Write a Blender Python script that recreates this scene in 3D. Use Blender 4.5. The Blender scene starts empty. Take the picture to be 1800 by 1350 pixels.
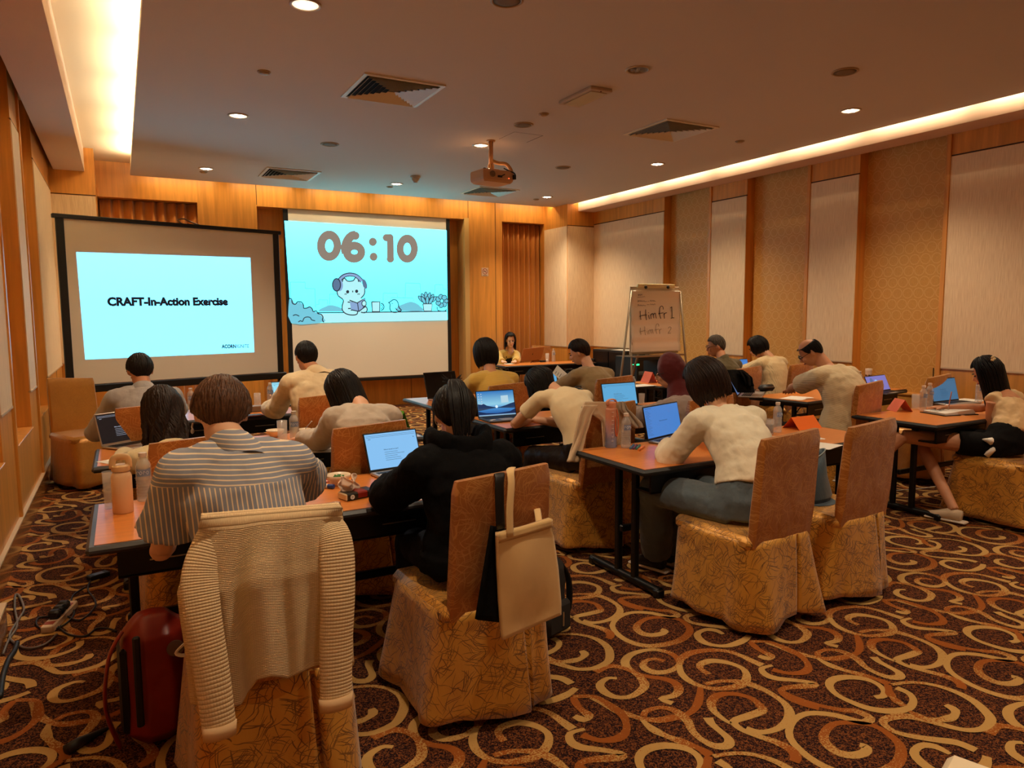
import bpy, bmesh, math, random
import numpy as np
from mathutils import Vector, Matrix, noise
random.seed(7)
S = bpy.context.scene
COL = S.collection
PI = math.pi
# ---------------------------------------------------------------- camera
CX, CY, FPX, EYE = 900.0, 675.0, 1258.65, 1.6
def cam_matrix(yaw, pitch, roll):
    cy, sy, cp, sp = math.cos(yaw), math.sin(yaw), math.cos(pitch), math.sin(pitch)
    fwd = np.array([sy*cp, cy*cp, -sp]); right = np.array([cy, -sy, 0.0]); down = np.cross(fwd, right)
    c, s = math.cos(roll), math.sin(roll)
    return np.array([c*right+s*down, -s*right+c*down, fwd])
CM = cam_matrix(.4978, .0983, .0067)
cd = bpy.data.cameras.new('camera'); cam = bpy.data.objects.new('camera', cd); COL.objects.link(cam)
cd.sensor_fit = 'HORIZONTAL'; cd.sensor_width = 36; cd.lens = FPX/1800*36; cd.clip_start = .05; cd.clip_end = 100
cam.matrix_world = Matrix(((CM[0][0], -CM[1][0], -CM[2][0], 0), (CM[0][1], -CM[1][1], -CM[2][1], 0), (CM[0][2], -CM[1][2], -CM[2][2], EYE), (0, 0, 0, 1)))
S.camera = cam
# ---------------------------------------------------------------- world, exposure, area lights
S.view_settings.view_transform = 'Standard'; S.view_settings.look = 'None'
S.view_settings.gamma = 1; S.view_settings.use_curve_mapping = False; S.view_settings.exposure = 0.0
w = bpy.data.worlds.new('world'); S.world = w; w.use_nodes = True
w.node_tree.nodes['Background'].inputs[0].default_value = (.9, .7, .5, 1); w.node_tree.nodes['Background'].inputs[1].default_value = .05
def area(name, loc, rot, sx, sy, power, col, spread=None):
    l = bpy.data.lights.new(name, 'AREA'); l.shape = 'RECTANGLE'; l.size = sx; l.size_y = sy; l.energy = power; l.color = col
    if spread: l.spread = spread
    o = bpy.data.objects.new(name, l); o.location = loc; o.rotation_euler = rot; COL.objects.link(o); return o
CEIL, XL, XR = 3.536, -.706, 7.68
WARM = (1, .62, .30)
# battens lying on the edge of the dropped ceiling inside the two side coves, throwing light up and outwards
for k in range(9):
    area('cove_batten_light', (.30, 1.2+k*1.16, 3.60), (0, math.radians(155), 0), .05, 1.02, 12, (1, .88, .66))
for k in range(9):
    area('cove_batten_light', (7.172, 1.2+k*1.16, 3.603), (0, math.radians(-92), 0), .04, 1.02, 5.5, (1, .86, .60))
# wall washer hidden in the slot between the dropped ceiling and the front wall
for k in range(6):
    area('front_slot_light', (.9+k*1.15, 11.52, 3.62), (math.radians(8), 0, 0), .9, .05, 4.5, (1, .76, .40))
DOWN = [(1.12, 4.74), (1.11, 7.59), (1.1, 10.46), (3.74, 4.74), (3.76, 7.63), (3.72, 10.41), (6.32, 4.72), (6.28, 7.53), (6.37, 10.45),
        (1.13, 1.88), (3.75, 1.88), (6.33, 1.86), (1.13, -.98), (3.75, -.98), (6.33, -.98)]
DPOW = {2: 1.35, 5: 1.35, 8: 1.35, 3: .35, 4: .8, 7: 1.15, 6: 1.1, 9: .8, 10: .7, 11: .6, 12: .75, 13: .75, 14: .65}
for k, (x, y) in enumerate(DOWN):
    l = bpy.data.lights.new('downlight_beam', 'SPOT'); l.energy = 170*DPOW.get(k, 1); l.color = (1, .80, .55); l.spot_size = math.radians(125); l.spot_blend = .8; l.shadow_soft_size = .06
    o = bpy.data.objects.new('downlight_beam', l); o.location = (x, y, CEIL-.02); COL.objects.link(o)
# ---------------------------------------------------------------- photograph pixel -> place in the room
def ray(px, py): return CM.T @ np.array([px-CX, py-CY, FPX])
def pt(px, py, Y):
    d = ray(px, py); t = Y/d[1]; return Vector((d[0]*t, Y, EYE+d[2]*t))
def pz(px, py, z=.75):
    d = ray(px, py); t = (z-EYE)/d[2]; return Vector((d[0]*t, d[1]*t, z))
# ---------------------------------------------------------------- materials
MATS = {}
def srgb(c):
    return tuple(((v/255)/12.92 if v/255 <= .04045 else ((v/255+.055)/1.055)**2.4) for v in c)+(1,)
class NT:
    def __init__(s, name):
        s.m = bpy.data.materials.new(name); s.m.use_nodes = True; s.t = s.m.node_tree; s.b = s.t.nodes['Principled BSDF']
    def n(s, typ, ins=None, **kw):
        q = s.t.nodes.new(typ)
        for k, v in kw.items(): setattr(q, k, v)
        for k, v in (ins or {}).items():
            if hasattr(v, 'is_output'): s.t.links.new(v, q.inputs[k])
            else: q.inputs[k].default_value = v
        return q
    def math(s, op, a, b=0, c=0): return s.n('ShaderNodeMath', {0: a, 1: b, 2: c}, operation=op).outputs[0]
    def mix(s, f, a, b):
        q = s.n('ShaderNodeMix', data_type='RGBA')
        for i, v in ((0, f), (6, a), (7, b)):
            if hasattr(v, 'is_output'): s.t.links.new(v, q.inputs[i])
            else: q.inputs[i].default_value = v
        return q.outputs[2]
    def coord(s, kind='Object', scale=(1, 1, 1)):
        c = s.n('ShaderNodeTexCoord').outputs[kind]
        return s.n('ShaderNodeMapping', {'Vector': c, 'Scale': scale}).outputs[0]
    def ramp(s, f, stops):
        q = s.n('ShaderNodeValToRGB', {0: f}); e = q.color_ramp.elements
        while len(e) < len(stops): e.new(.5)
        for el, (p, c) in zip(e, stops): el.position = p; el.color = c
        return q.outputs[0]
    def bump(s, h, strength, dist=.002):
        b = s.n('ShaderNodeBump', {'Height': h, 'Strength': strength, 'Distance': dist}); s.t.links.new(b.outputs[0], s.b.inputs['Normal'])
    def set(s, k, v):
        if hasattr(v, 'is_output'): s.t.links.new(v, s.b.inputs[k])
        else: s.b.inputs[k].default_value = v
def mat(name, rgb, rough=.6, metal=0., var=None, bump=None, emit=0, trans=0, ior=1.45, spec=None, sheen=0, alpha=1, coat=0):
    if name in MATS: return MATS[name]
    k = NT(name); c = srgb(rgb)
    k.set('Base Color', c); k.set('Roughness', rough); k.set('Metallic', metal)
    if spec is not None: k.set('Specular IOR Level', spec)
    if sheen: k.set('Sheen Weight', sheen)
    if coat: k.set('Coat Weight', coat)
    if trans: k.set('Transmission Weight', trans); k.set('IOR', ior)
    if alpha < 1: k.set('Alpha', alpha)
    if emit: k.set('Emission Color', c); k.set('Emission Strength', emit)
    if var:
        sc, am = var[0], var[1]; st = var[2] if len(var) > 2 else (1, 1, 1)
        n = k.n('ShaderNodeTexNoise', {'Vector': k.coord('Object', st), 'Scale': sc, 'Detail': 4.0}).outputs[0]
        d = tuple(v*(1-am) for v in c[:3])+(1,); l = tuple(min(1, v*(1+am)) for v in c[:3])+(1,)
        k.set('Base Color', k.ramp(n, [(.3, d), (.7, l)]))
    if bump:
        sc, am = bump[0], bump[1]; st = bump[2] if len(bump) > 2 else (1, 1, 1)
        n = k.n('ShaderNodeTexNoise', {'Vector': k.coord('Object', st), 'Scale': sc, 'Detail': 3.0}).outputs[0]
        k.bump(n, am, .01 if len(bump) < 4 else bump[3])
    MATS[name] = k.m; return k.m
def m_wood(name, rgb, rough=.38):
    k = NT(name); c = srgb(rgb)
    v = k.coord('Object', (7, 7, .45)); n = k.n('ShaderNodeTexNoise', {'Vector': v, 'Scale': 3.0, 'Detail': 6.0, 'Distortion': .4}).outputs[0]
    w1 = k.n('ShaderNodeTexNoise', {'Vector': k.coord('Object', (1, 1, .05)), 'Scale': 2.2, 'Detail': 1.0}).outputs[0]
    f = k.math('ADD', k.math('MULTIPLY', n, .6), k.math('MULTIPLY', w1, .4))
    k.set('Base Color', k.ramp(f, [(.35, tuple(q*.78 for q in c[:3])+(1,)), (.62, tuple(q*1.12 for q in c[:3])+(1,))]))
    k.set('Roughness', rough); k.bump(n, .05, .001); MATS[name] = k.m; return k.m
def m_laminate():
    k = NT('orange_laminate'); c = srgb((220, 132, 60))
    n = k.n('ShaderNodeTexNoise', {'Vector': k.coord('Object', (1, 14, 4)), 'Scale': 3.0, 'Detail': 5.0}).outputs[0]
    k.set('Base Color', k.ramp(n, [(.3, tuple(q*.9 for q in c[:3])+(1,)), (.7, tuple(q*1.08 for q in c[:3])+(1,))]))
    k.set('Roughness', .3); MATS['lam'] = k.m; return k.m
def m_weave(name, rgb, rgb2):
    k = NT(name); v = k.coord('Object', (60, 60, 2.0)); n = k.n('ShaderNodeTexNoise', {'Vector': v, 'Scale': 3.0, 'Detail': 3.0}).outputs[0]
    k.set('Base Color', k.ramp(n, [(.38, srgb(rgb2)), (.6, srgb(rgb))])); k.set('Roughness', .85); k.bump(n, .25, .002); MATS[name] = k.m; return k.m
def m_rings():
    k = NT('gold_ring_wallcover'); c = k.n('ShaderNodeTexCoord').outputs['Object']; s = k.n('ShaderNodeSeparateXYZ', {0: c})
    P = .062
    def lattice(oy, oz):
        row = k.math('MULTIPLY', k.math('MODULO', k.math('FLOOR', k.math('DIVIDE', s.outputs[2], P*2)), 2.0), .5)
        fy = k.math('SUBTRACT', k.math('FRACT', k.math('ADD', k.math('DIVIDE', s.outputs[1], P*2), row)), .5)
        fz = k.math('SUBTRACT', k.math('FRACT', k.math('ADD', k.math('DIVIDE', s.outputs[2], P*2*1.0), oz)), .5)
        r = k.math('SQRT', k.math('ADD', k.math('MULTIPLY', fy, fy), k.math('MULTIPLY', fz, fz)))
        return k.math('LESS_THAN', k.math('ABSOLUTE', k.math('SUBTRACT', r, .44)), .035)
    ring = lattice(0, 0)
    n = k.n('ShaderNodeTexNoise', {'Vector': k.coord('Object', (1, 1, 1)), 'Scale': 90.0, 'Detail': 2.0}).outputs[0]
    base = k.ramp(n, [(.3, srgb((208, 152, 70))), (.7, srgb((218, 162, 80)))])
    k.set('Base Color', k.mix(k.math('MULTIPLY', ring, .45), base, srgb((236, 192, 120))))
    k.set('Roughness', k.math('SUBTRACT', .55, k.math('MULTIPLY', ring, .2))); k.bump(ring, .3, .002); MATS['rings'] = k.m; return k.m
def m_crackle(name, base, base2, line, scale, rough=.42, mixf=.8, sheen=.3):
    k = NT(name); c = k.coord('Object', (1, 1, 1))
    d = k.n('ShaderNodeTexNoise', {'Vector': c, 'Scale': 7.0, 'Detail': 2.0}).outputs['Color']
    c2 = k.n('ShaderNodeVectorMath', {0: c, 1: k.n('ShaderNodeVectorMath', {0: d, 1: (.09, .09, .09)}, operation='MULTIPLY').outputs[0]}, operation='ADD').outputs[0]
    lines = None
    fab = k.n('ShaderNodeAttribute', attribute_name='fab').outputs['Vector']   # position along the cloth, set on each chair cover
    uv = k.n('ShaderNodeVectorMath', {0: fab, 1: k.n('ShaderNodeVectorMath', {0: d, 1: (.09, .09, 0)}, operation='MULTIPLY').outputs[0]}, operation='ADD').outputs[0]
    for q in range(8):
        mp = k.n('ShaderNodeMapping', {'Vector': uv, 'Rotation': (0, 0, .25+q*PI/8+.2*math.sin(q*5)), 'Location': (q*.37, q*.21, 0)}).outputs[0]
        mp = k.n('ShaderNodeVectorMath', {0: mp, 1: (scale*.6, scale*15.0, 1)}, operation='MULTIPLY').outputs[0]
        vn = k.n('ShaderNodeTexVoronoi', {'Vector': mp, 'Scale': 1.0}, voronoi_dimensions='2D')
        l = k.math('MULTIPLY', k.math('LESS_THAN', vn.outputs['Distance'], .36), k.math('GREATER_THAN', k.n('ShaderNodeSeparateXYZ', {0: vn.outputs['Color']}).outputs[0], .90))
        lines = l if lines is None else k.math('MAXIMUM', lines, l)
    n = k.n('ShaderNodeTexNoise', {'Vector': c, 'Scale': 6.0, 'Detail': 3.0}).outputs[0]
    b = k.mix(n, srgb(base), srgb(base2))
    k.set('Base Color', k.mix(k.math('MULTIPLY', lines, mixf), b, srgb(line)))
    k.set('Roughness', rough); k.set('Sheen Weight', sheen); k.set('Specular IOR Level', .7); k.set('Metallic', .3)
    cr = k.n('ShaderNodeTexNoise', {'Vector': k.coord('Object', (1, 1, .5)), 'Scale': 14.0, 'Detail': 3.0}).outputs[0]
    k.bump(cr, .5, .012); MATS[name] = k.m; return k.m
def m_carpet():
    k = NT('speckled_carpet'); c = k.coord('Object', (1, 1, 1))
    n = k.n('ShaderNodeTexNoise', {'Vector': c, 'Scale': 95.0, 'Detail': 2.0, 'Distortion': 1.5}).outputs[0]
    k.set('Base Color', k.ramp(n, [(.47, srgb((34, 18, 20))), (.60, srgb((124, 70, 36)))]))
    k.set('Roughness', .95); k.set('Specular IOR Level', .1); k.bump(n, .5, .004); MATS['carpet'] = k.m; return k.m
def m_scroll():
    k = NT('carpet_scroll_pile'); a = k.n('ShaderNodeAttribute', attribute_name='tone').outputs['Fac']
    n = k.n('ShaderNodeTexNoise', {'Vector': k.coord('Object', (1, 1, 1)), 'Scale': 150.0, 'Detail': 2.0}).outputs[0]
    f = k.math('ADD', a, k.math('MULTIPLY', k.math('SUBTRACT', n, .5), 1.6))
    k.set('Base Color', k.ramp(f, [(.38, srgb((148, 80, 32))), (.6, srgb((186, 144, 84)))]))
    k.set('Roughness', .95); k.set('Specular IOR Level', .1); k.bump(n, .4, .003); MATS['scroll'] = k.m; return k.m
def m_knit():
    k = NT('waffle_knit'); s = k.n('ShaderNodeSeparateXYZ', {0: k.n('ShaderNodeTexCoord').outputs['UV']})
    a = k.math('ABSOLUTE', k.math('SINE', k.math('MULTIPLY', s.outputs[1], PI/.0092)))
    b = k.math('ABSOLUTE', k.math('SINE', k.math('MULTIPLY', s.outputs[0], PI/.0062)))
    h = k.math('MULTIPLY', k.math('POWER', a, .6), k.math('ADD', .72, k.math('MULTIPLY', k.math('POWER', b, .7), .28)))
    k.set('Base Color', k.ramp(h, [(.0, srgb((176, 138, 96))), (.55, srgb((236, 204, 158)))])); k.set('Roughness', .9); k.bump(h, .7, .004); MATS['knit'] = k.m; return k.m
def m_stripe():
    k = NT('striped_shirt_cloth'); s = k.n('ShaderNodeSeparateXYZ', {0: k.n('ShaderNodeTexCoord').outputs['Object']})
    yoke = k.math('GREATER_THAN', s.outputs[2], 1.06)
    x = k.math('ADD', s.outputs[0], k.math('MULTIPLY', s.outputs[2], .06))
    va = k.math('FRACT', k.math('DIVIDE', x, .0145)); vb = k.math('FRACT', k.math('DIVIDE', k.math('ADD', s.outputs[2], k.math('MULTIPLY', s.outputs[0], .05)), .0145))
    f = k.math('ADD', k.math('MULTIPLY', va, k.math('SUBTRACT', 1, yoke)), k.math('MULTIPLY', vb, yoke))
    line = k.math('LESS_THAN', f, .27)
    k.set('Base Color', k.mix(line, srgb((146, 150, 164)), srgb((240, 216, 184)))); k.set('Roughness', .8)
    n = k.n('ShaderNodeTexNoise', {'Vector': k.coord('Object', (1, 1, .4)), 'Scale': 9.0, 'Detail': 3.0}).outputs[0]; k.bump(n, .5, .02); MATS['stripe'] = k.m; return k.m
def cloth(name, rgb, sc=10, st=.6, rough=.85, rib=None, sheen=.25):
    if name in MATS: return MATS[name]
    k = NT(name); c = srgb(rgb); n = k.n('ShaderNodeTexNoise', {'Vector': k.coord('Object', (1, 1, .6)), 'Scale': float(sc), 'Detail': 4.0}).outputs[0]
    col = c
    if rib:
        s = k.n('ShaderNodeSeparateXYZ', {0: k.n('ShaderNodeTexCoord').outputs['Object']})
        a = k.math('ABSOLUTE', k.math('SINE', k.math('MULTIPLY', k.math('ADD', k.math('MULTIPLY', s.outputs[rib[0]], 1), k.math('MULTIPLY', s.outputs[(rib[0]+1) % 3], rib[2])), PI/rib[1])))
        col = k.ramp(a, [(.05, tuple(q*.72 for q in c[:3])+(1,)), (.5, c)]); n = k.math('ADD', n, k.math('MULTIPLY', a, .12))
    k.set('Base Color', col); k.set('Roughness', rough); k.set('Sheen Weight', sheen if max(rgb) > 60 else 0); k.set('Specular IOR Level', .35 if max(rgb) > 60 else .12); k.bump(n, st, .02); MATS[name] = k.m; return k.m
def m_hair(name, rgb):
    if name in MATS: return MATS[name]
    k = NT(name); c = srgb(rgb); n = k.n('ShaderNodeTexNoise', {'Vector': k.coord('Object', (1, 1, .12)), 'Scale': 160.0, 'Detail': 2.0}).outputs[0]
    k.set('Base Color', k.ramp(n, [(.3, tuple(q*.45 for q in c[:3])+(1,)), (.75, tuple(min(1, q*1.5) for q in c[:3])+(1,))]))
    k.set('Roughness', .46); k.set('Specular IOR Level', .22); k.bump(n, .4, .003); MATS[name] = k.m; return k.m
WOOD = m_wood('orange_veneer', (220, 150, 66)); WOODD = m_wood('dark_gloss_veneer', (160, 100, 50), .16); LAM = m_laminate()
BEIGE = m_weave('beige_wall_fabric', (246, 218, 180), (230, 198, 158)); RINGS = m_rings()
SKIRT = m_crackle('brocade_gold_sheen', (232, 168, 60), (208, 142, 46), (96, 50, 16), 17)  # same cloth as the backs; sheen painted as lighter gold, dark lines
BACKM = m_crackle('brocade_rust_sheen', (192, 118, 40), (172, 102, 32), (226, 164, 84), 16, mixf=.55)  # same cloth as the skirts; reversed sheen painted as darker ground, light lines
PLAIN = m_crackle('amber_satin', (204, 140, 50), (182, 122, 40), (168, 108, 36), 14, mixf=.3)
CARP = m_carpet(); SCROLL = m_scroll(); KNIT = m_knit(); STRIPE = m_stripe()
PAINT = mat('ceiling_paint', (206, 194, 182), .9); COVEP = mat('cove_paint', (236, 216, 178), .9)
BLACK = mat('black_plastic', (20, 18, 18), .5); BLKM = mat('black_metal', (16, 15, 16), .35, .3); SILV = mat('silver_metal', (190, 180, 168), .3, .9)
DARKG = mat('dark_grey_edge', (58, 54, 56), .4); WHITE = mat('white_paper', (240, 232, 220), .8); GLASS = mat('clear_glass', (236, 232, 226), .05, alpha=.24, spec=.9)
CREAM = mat('cream_ceramic', (236, 212, 180), .35); CHROME = mat('chrome', (210, 205, 200), .15, 1)
SKIN = mat('skin', (206, 142, 102), .55, var=(12, .08)); SKIN2 = mat('skin_pale', (226, 172, 136), .55, var=(12, .07))
# ---------------------------------------------------------------- mesh building
class MB:
    def __init__(s): s.v = []; s.f = []; s.uv = None
    def add(s, vs, fs):
        o = len(s.v); s.v += [tuple(v) for v in vs]; s.f += [tuple(i+o for i in f) for f in fs]; return s
    def box(s, x0, x1, y0, y1, z0, z1, M=None, b=0):
        if b > 0: b = min(b, (x1-x0)*.45, (y1-y0)*.45, (z1-z0)*.45)
        if b <= 0:
            vs = [(x, y, z) for z in (z0, z1) for y in (y0, y1) for x in (x0, x1)]
            fs = [(0, 2, 3, 1), (4, 5, 7, 6), (0, 1, 5, 4), (2, 6, 7, 3), (0, 4, 6, 2), (1, 3, 7, 5)]
        else:
            vs = []; idx = {}
            for sx, X in ((-1, x0), (1, x1)):
                for sy, Y in ((-1, y0), (1, y1)):
                    for sz, Z in ((-1, z0), (1, z1)):
                        for a in range(3):
                            p = [X-sx*b, Y-sy*b, Z-sz*b]; p[a] += (sx, sy, sz)[a]*b
                            idx[(sx, sy, sz, a)] = len(vs); vs.append(tuple(p))
            fs = []
            for a in range(3):
                o1, o2 = (a+1) % 3, (a+2) % 3
                for sg in (-1, 1):
                    q = []
                    for p1, p2 in ((-1, -1), (1, -1), (1, 1), (-1, 1)):
                        k = [0, 0, 0]; k[a] = sg; k[o1] = p1; k[o2] = p2; q.append(idx[(k[0], k[1], k[2], a)])
                    fs.append(tuple(q if sg > 0 else q[::-1]))
                for p1 in (-1, 1):
                    for p2 in (-1, 1):
                        q = []
                        for sg in (-1, 1):
                            k = [0, 0, 0]; k[a] = sg; k[o1] = p1; k[o2] = p2; q.append(k)
                        A, B = q; e = [idx[(*A, o1)], idx[(*B, o1)], idx[(*B, o2)], idx[(*A, o2)]]
                        fs.append(tuple(e if p1*p2 < 0 else e[::-1]))
            for sx in (-1, 1):
                for sy in (-1, 1):
                    for sz in (-1, 1):
                        e = [idx[(sx, sy, sz, a)] for a in range(3)]; fs.append(tuple(e if sx*sy*sz > 0 else e[::-1]))
        if M is not None: vs = [M @ Vector(v) for v in vs]
        return s.add(vs, fs)
    def loft(s, rings, cap=True, closed=True):
        n = len(rings[0]); vs = [p for r in rings for p in r]; fs = []
        for i in range(len(rings)-1):
            for j in range(n if closed else n-1):
                k = (j+1) % n; fs.append((i*n+j, i*n+k, (i+1)*n+k, (i+1)*n+j))
        if cap: fs.append(tuple(range(n))[::-1]); fs.append(tuple((len(rings)-1)*n+j for j in range(n)))
        return s.add(vs, fs)
    def tube(s, pts, rad, n=8, lat=None, flat=None, cap=True):
        """tube along pts; rad a number, list, or list of (r_lateral, r_other)."""
        pts = [Vector(p) for p in pts]; m = len(pts)
        if not isinstance(rad, (list, tuple)): rad = [rad]*m
        ref = Vector(lat) if lat is not None else None; rings = []; prev = None
        for i, p in enumerate(pts):
            t = (pts[min(i+1, m-1)]-pts[max(i-1, 0)]); t = t.normalized() if t.length > 1e-9 else Vector((0, 0, 1))
            if ref is not None: u = ref-t*ref.dot(t)
            elif prev is not None: u = prev-t*prev.dot(t)
            else:
                u = Vector((1, 0, 0)) if abs(t.x) < .8 else Vector((0, 1, 0)); u = u-t*u.dot(t)
            if u.length < 1e-6: u = t.orthogonal()
            u.normalize(); prev = u; v = t.cross(u); r = rad[i]; ra, rb = (r if isinstance(r, (list, tuple)) else (r, r if flat is None else r*flat))
            rings.append([p+u*(ra*math.cos(2*PI*j/n))+v*(rb*math.sin(2*PI*j/n)) for j in range(n)])
        return s.loft(rings, cap)
    def lathe(s, prof, n=24, at=(0, 0, 0), M=None, cap=True):
        rings = [[Vector((r*math.cos(2*PI*j/n), r*math.sin(2*PI*j/n), z)) for j in range(n)] for r, z in prof]
        if M is not None: rings = [[M @ p for p in r] for r in rings]
        a = Vector(at); rings = [[p+a for p in r] for r in rings]
        return s.loft(rings, cap)
    def ell(s, c, r, M3=None, nu=16, nv=10):
        rings = []; c = Vector(c)
        for i in range(nv+1):
            ph = PI*i/nv; rr = max(math.sin(ph), 1e-3); ring = []
            for j in range(nu):
                a = 2*PI*j/nu; p = Vector((r[0]*rr*math.cos(a), r[1]*rr*math.sin(a), -r[2]*math.cos(ph)))
                ring.append(c+(M3 @ p if M3 is not None else p))
            rings.append(ring)
        return s.loft(rings, True)
    def grid(s, fn, nu, nv):
        vs = [fn(i/nu, j/nv) for j in range(nv+1) for i in range(nu+1)]
        fs = [(j*(nu+1)+i, j*(nu+1)+i+1, (j+1)*(nu+1)+i+1, (j+1)*(nu+1)+i) for j in range(nv) for i in range(nu)]
        return s.add(vs, fs)
    def prism(s, poly, d, M=None):
        """poly in xy, from z=0 to z=d"""
        n = len(poly); vs = [(x, y, 0) for x, y in poly]+[(x, y, d) for x, y in poly]
        if M is not None: vs = [M @ Vector(v) for v in vs]
        fs = [tuple(range(n))[::-1], tuple(range(n, 2*n))]+[(i, (i+1) % n, (i+1) % n+n, i+n) for i in range(n)]
        return s.add(vs, fs)
    def build(s, name, m, parent=None, smooth=False, loc=None, rz=None, kind=None, fix=True):
        me = bpy.data.meshes.new(name); me.from_pydata(s.v, [], s.f)
        if fix:
            b = bmesh.new(); b.from_mesh(me); bmesh.ops.recalc_face_normals(b, faces=b.faces); b.to_mesh(me); b.free()
        for q in (m if isinstance(m, list) else [m]): me.materials.append(q)
        if smooth:
            me.polygons.foreach_set('use_smooth', [True]*len(me.polygons))
            if smooth == 'auto': me.set_sharp_from_angle(angle=math.radians(40))
        o = bpy.data.objects.new(name, me); COL.objects.link(o)
        if parent is not None: o.parent = parent
        if loc is not None: o.location = loc
        if rz is not None: o.rotation_euler[2] = rz
        if kind: o['kind'] = kind
        return o
def smoothpath(pts, k=4):
    P = [Vector(p) for p in pts]; out = []
    for i in range(len(P)-1):
        a, b, c, d = P[max(i-1, 0)], P[i], P[i+1], P[min(i+2, len(P)-1)]
        for j in range(k):
            t = j/k; out.append(.5*((2*b)+(c-a)*t+(2*a-5*b+4*c-d)*t*t+(3*b-a-3*c+d)*t**3))
    out.append(P[-1]); return out
def tag(o, label, cat, group=None):
    o['label'] = label; o['category'] = cat
    if group: o['group'] = group
    return o
def thing(name, label, cat, loc=(0, 0, 0), rz=0, group=None):
    o = bpy.data.objects.new(name, None); o.location = loc; o.rotation_euler = (0, 0, rz); o.empty_display_size = .1; COL.objects.link(o)
    return tag(o, label, cat, group)
def struct(name, mb, m, smooth=False, parent=None):
    o = mb.build(name, m, parent, smooth)
    if parent is None: o['kind'] = 'structure'
    return o
def copy_tree(o, parent=None):
    c = o.copy(); COL.objects.link(c)
    if parent is not None: c.parent = parent
    for ch in o.children: copy_tree(ch, c)
    return c
def text(name, body, m, parent, size, M, align='LEFT', bold=0, ext=.0005):
    cu = bpy.data.curves.new(name, 'FONT'); cu.body = body; cu.size = size; cu.align_x = align; cu.offset = bold; cu.extrude = ext; cu.resolution_u = 3
    tmp = bpy.data.objects.new('tmp_text', cu); COL.objects.link(tmp); bpy.context.view_layer.update()
    me = bpy.data.meshes.new_from_object(tmp.evaluated_get(bpy.context.evaluated_depsgraph_get())); me.name = name; me.materials.clear(); me.materials.append(m)
    bpy.data.objects.remove(tmp); bpy.data.curves.remove(cu)
    o = bpy.data.objects.new(name, me); COL.objects.link(o); o.parent = parent; o.matrix_local = M; return o
def extent(o):
    xs = [v.co.x for v in o.data.vertices]; return max(xs)-min(xs)
# ================================================================= THE SETTING
YB, YF, YE = -2.6, 11.75, 12.15
struct('floor', MB().box(XL-.2, XR+.4, YB-.1, YE+.1, -.1, 0), CARP)
FLOOR = bpy.data.objects['floor']
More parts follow.
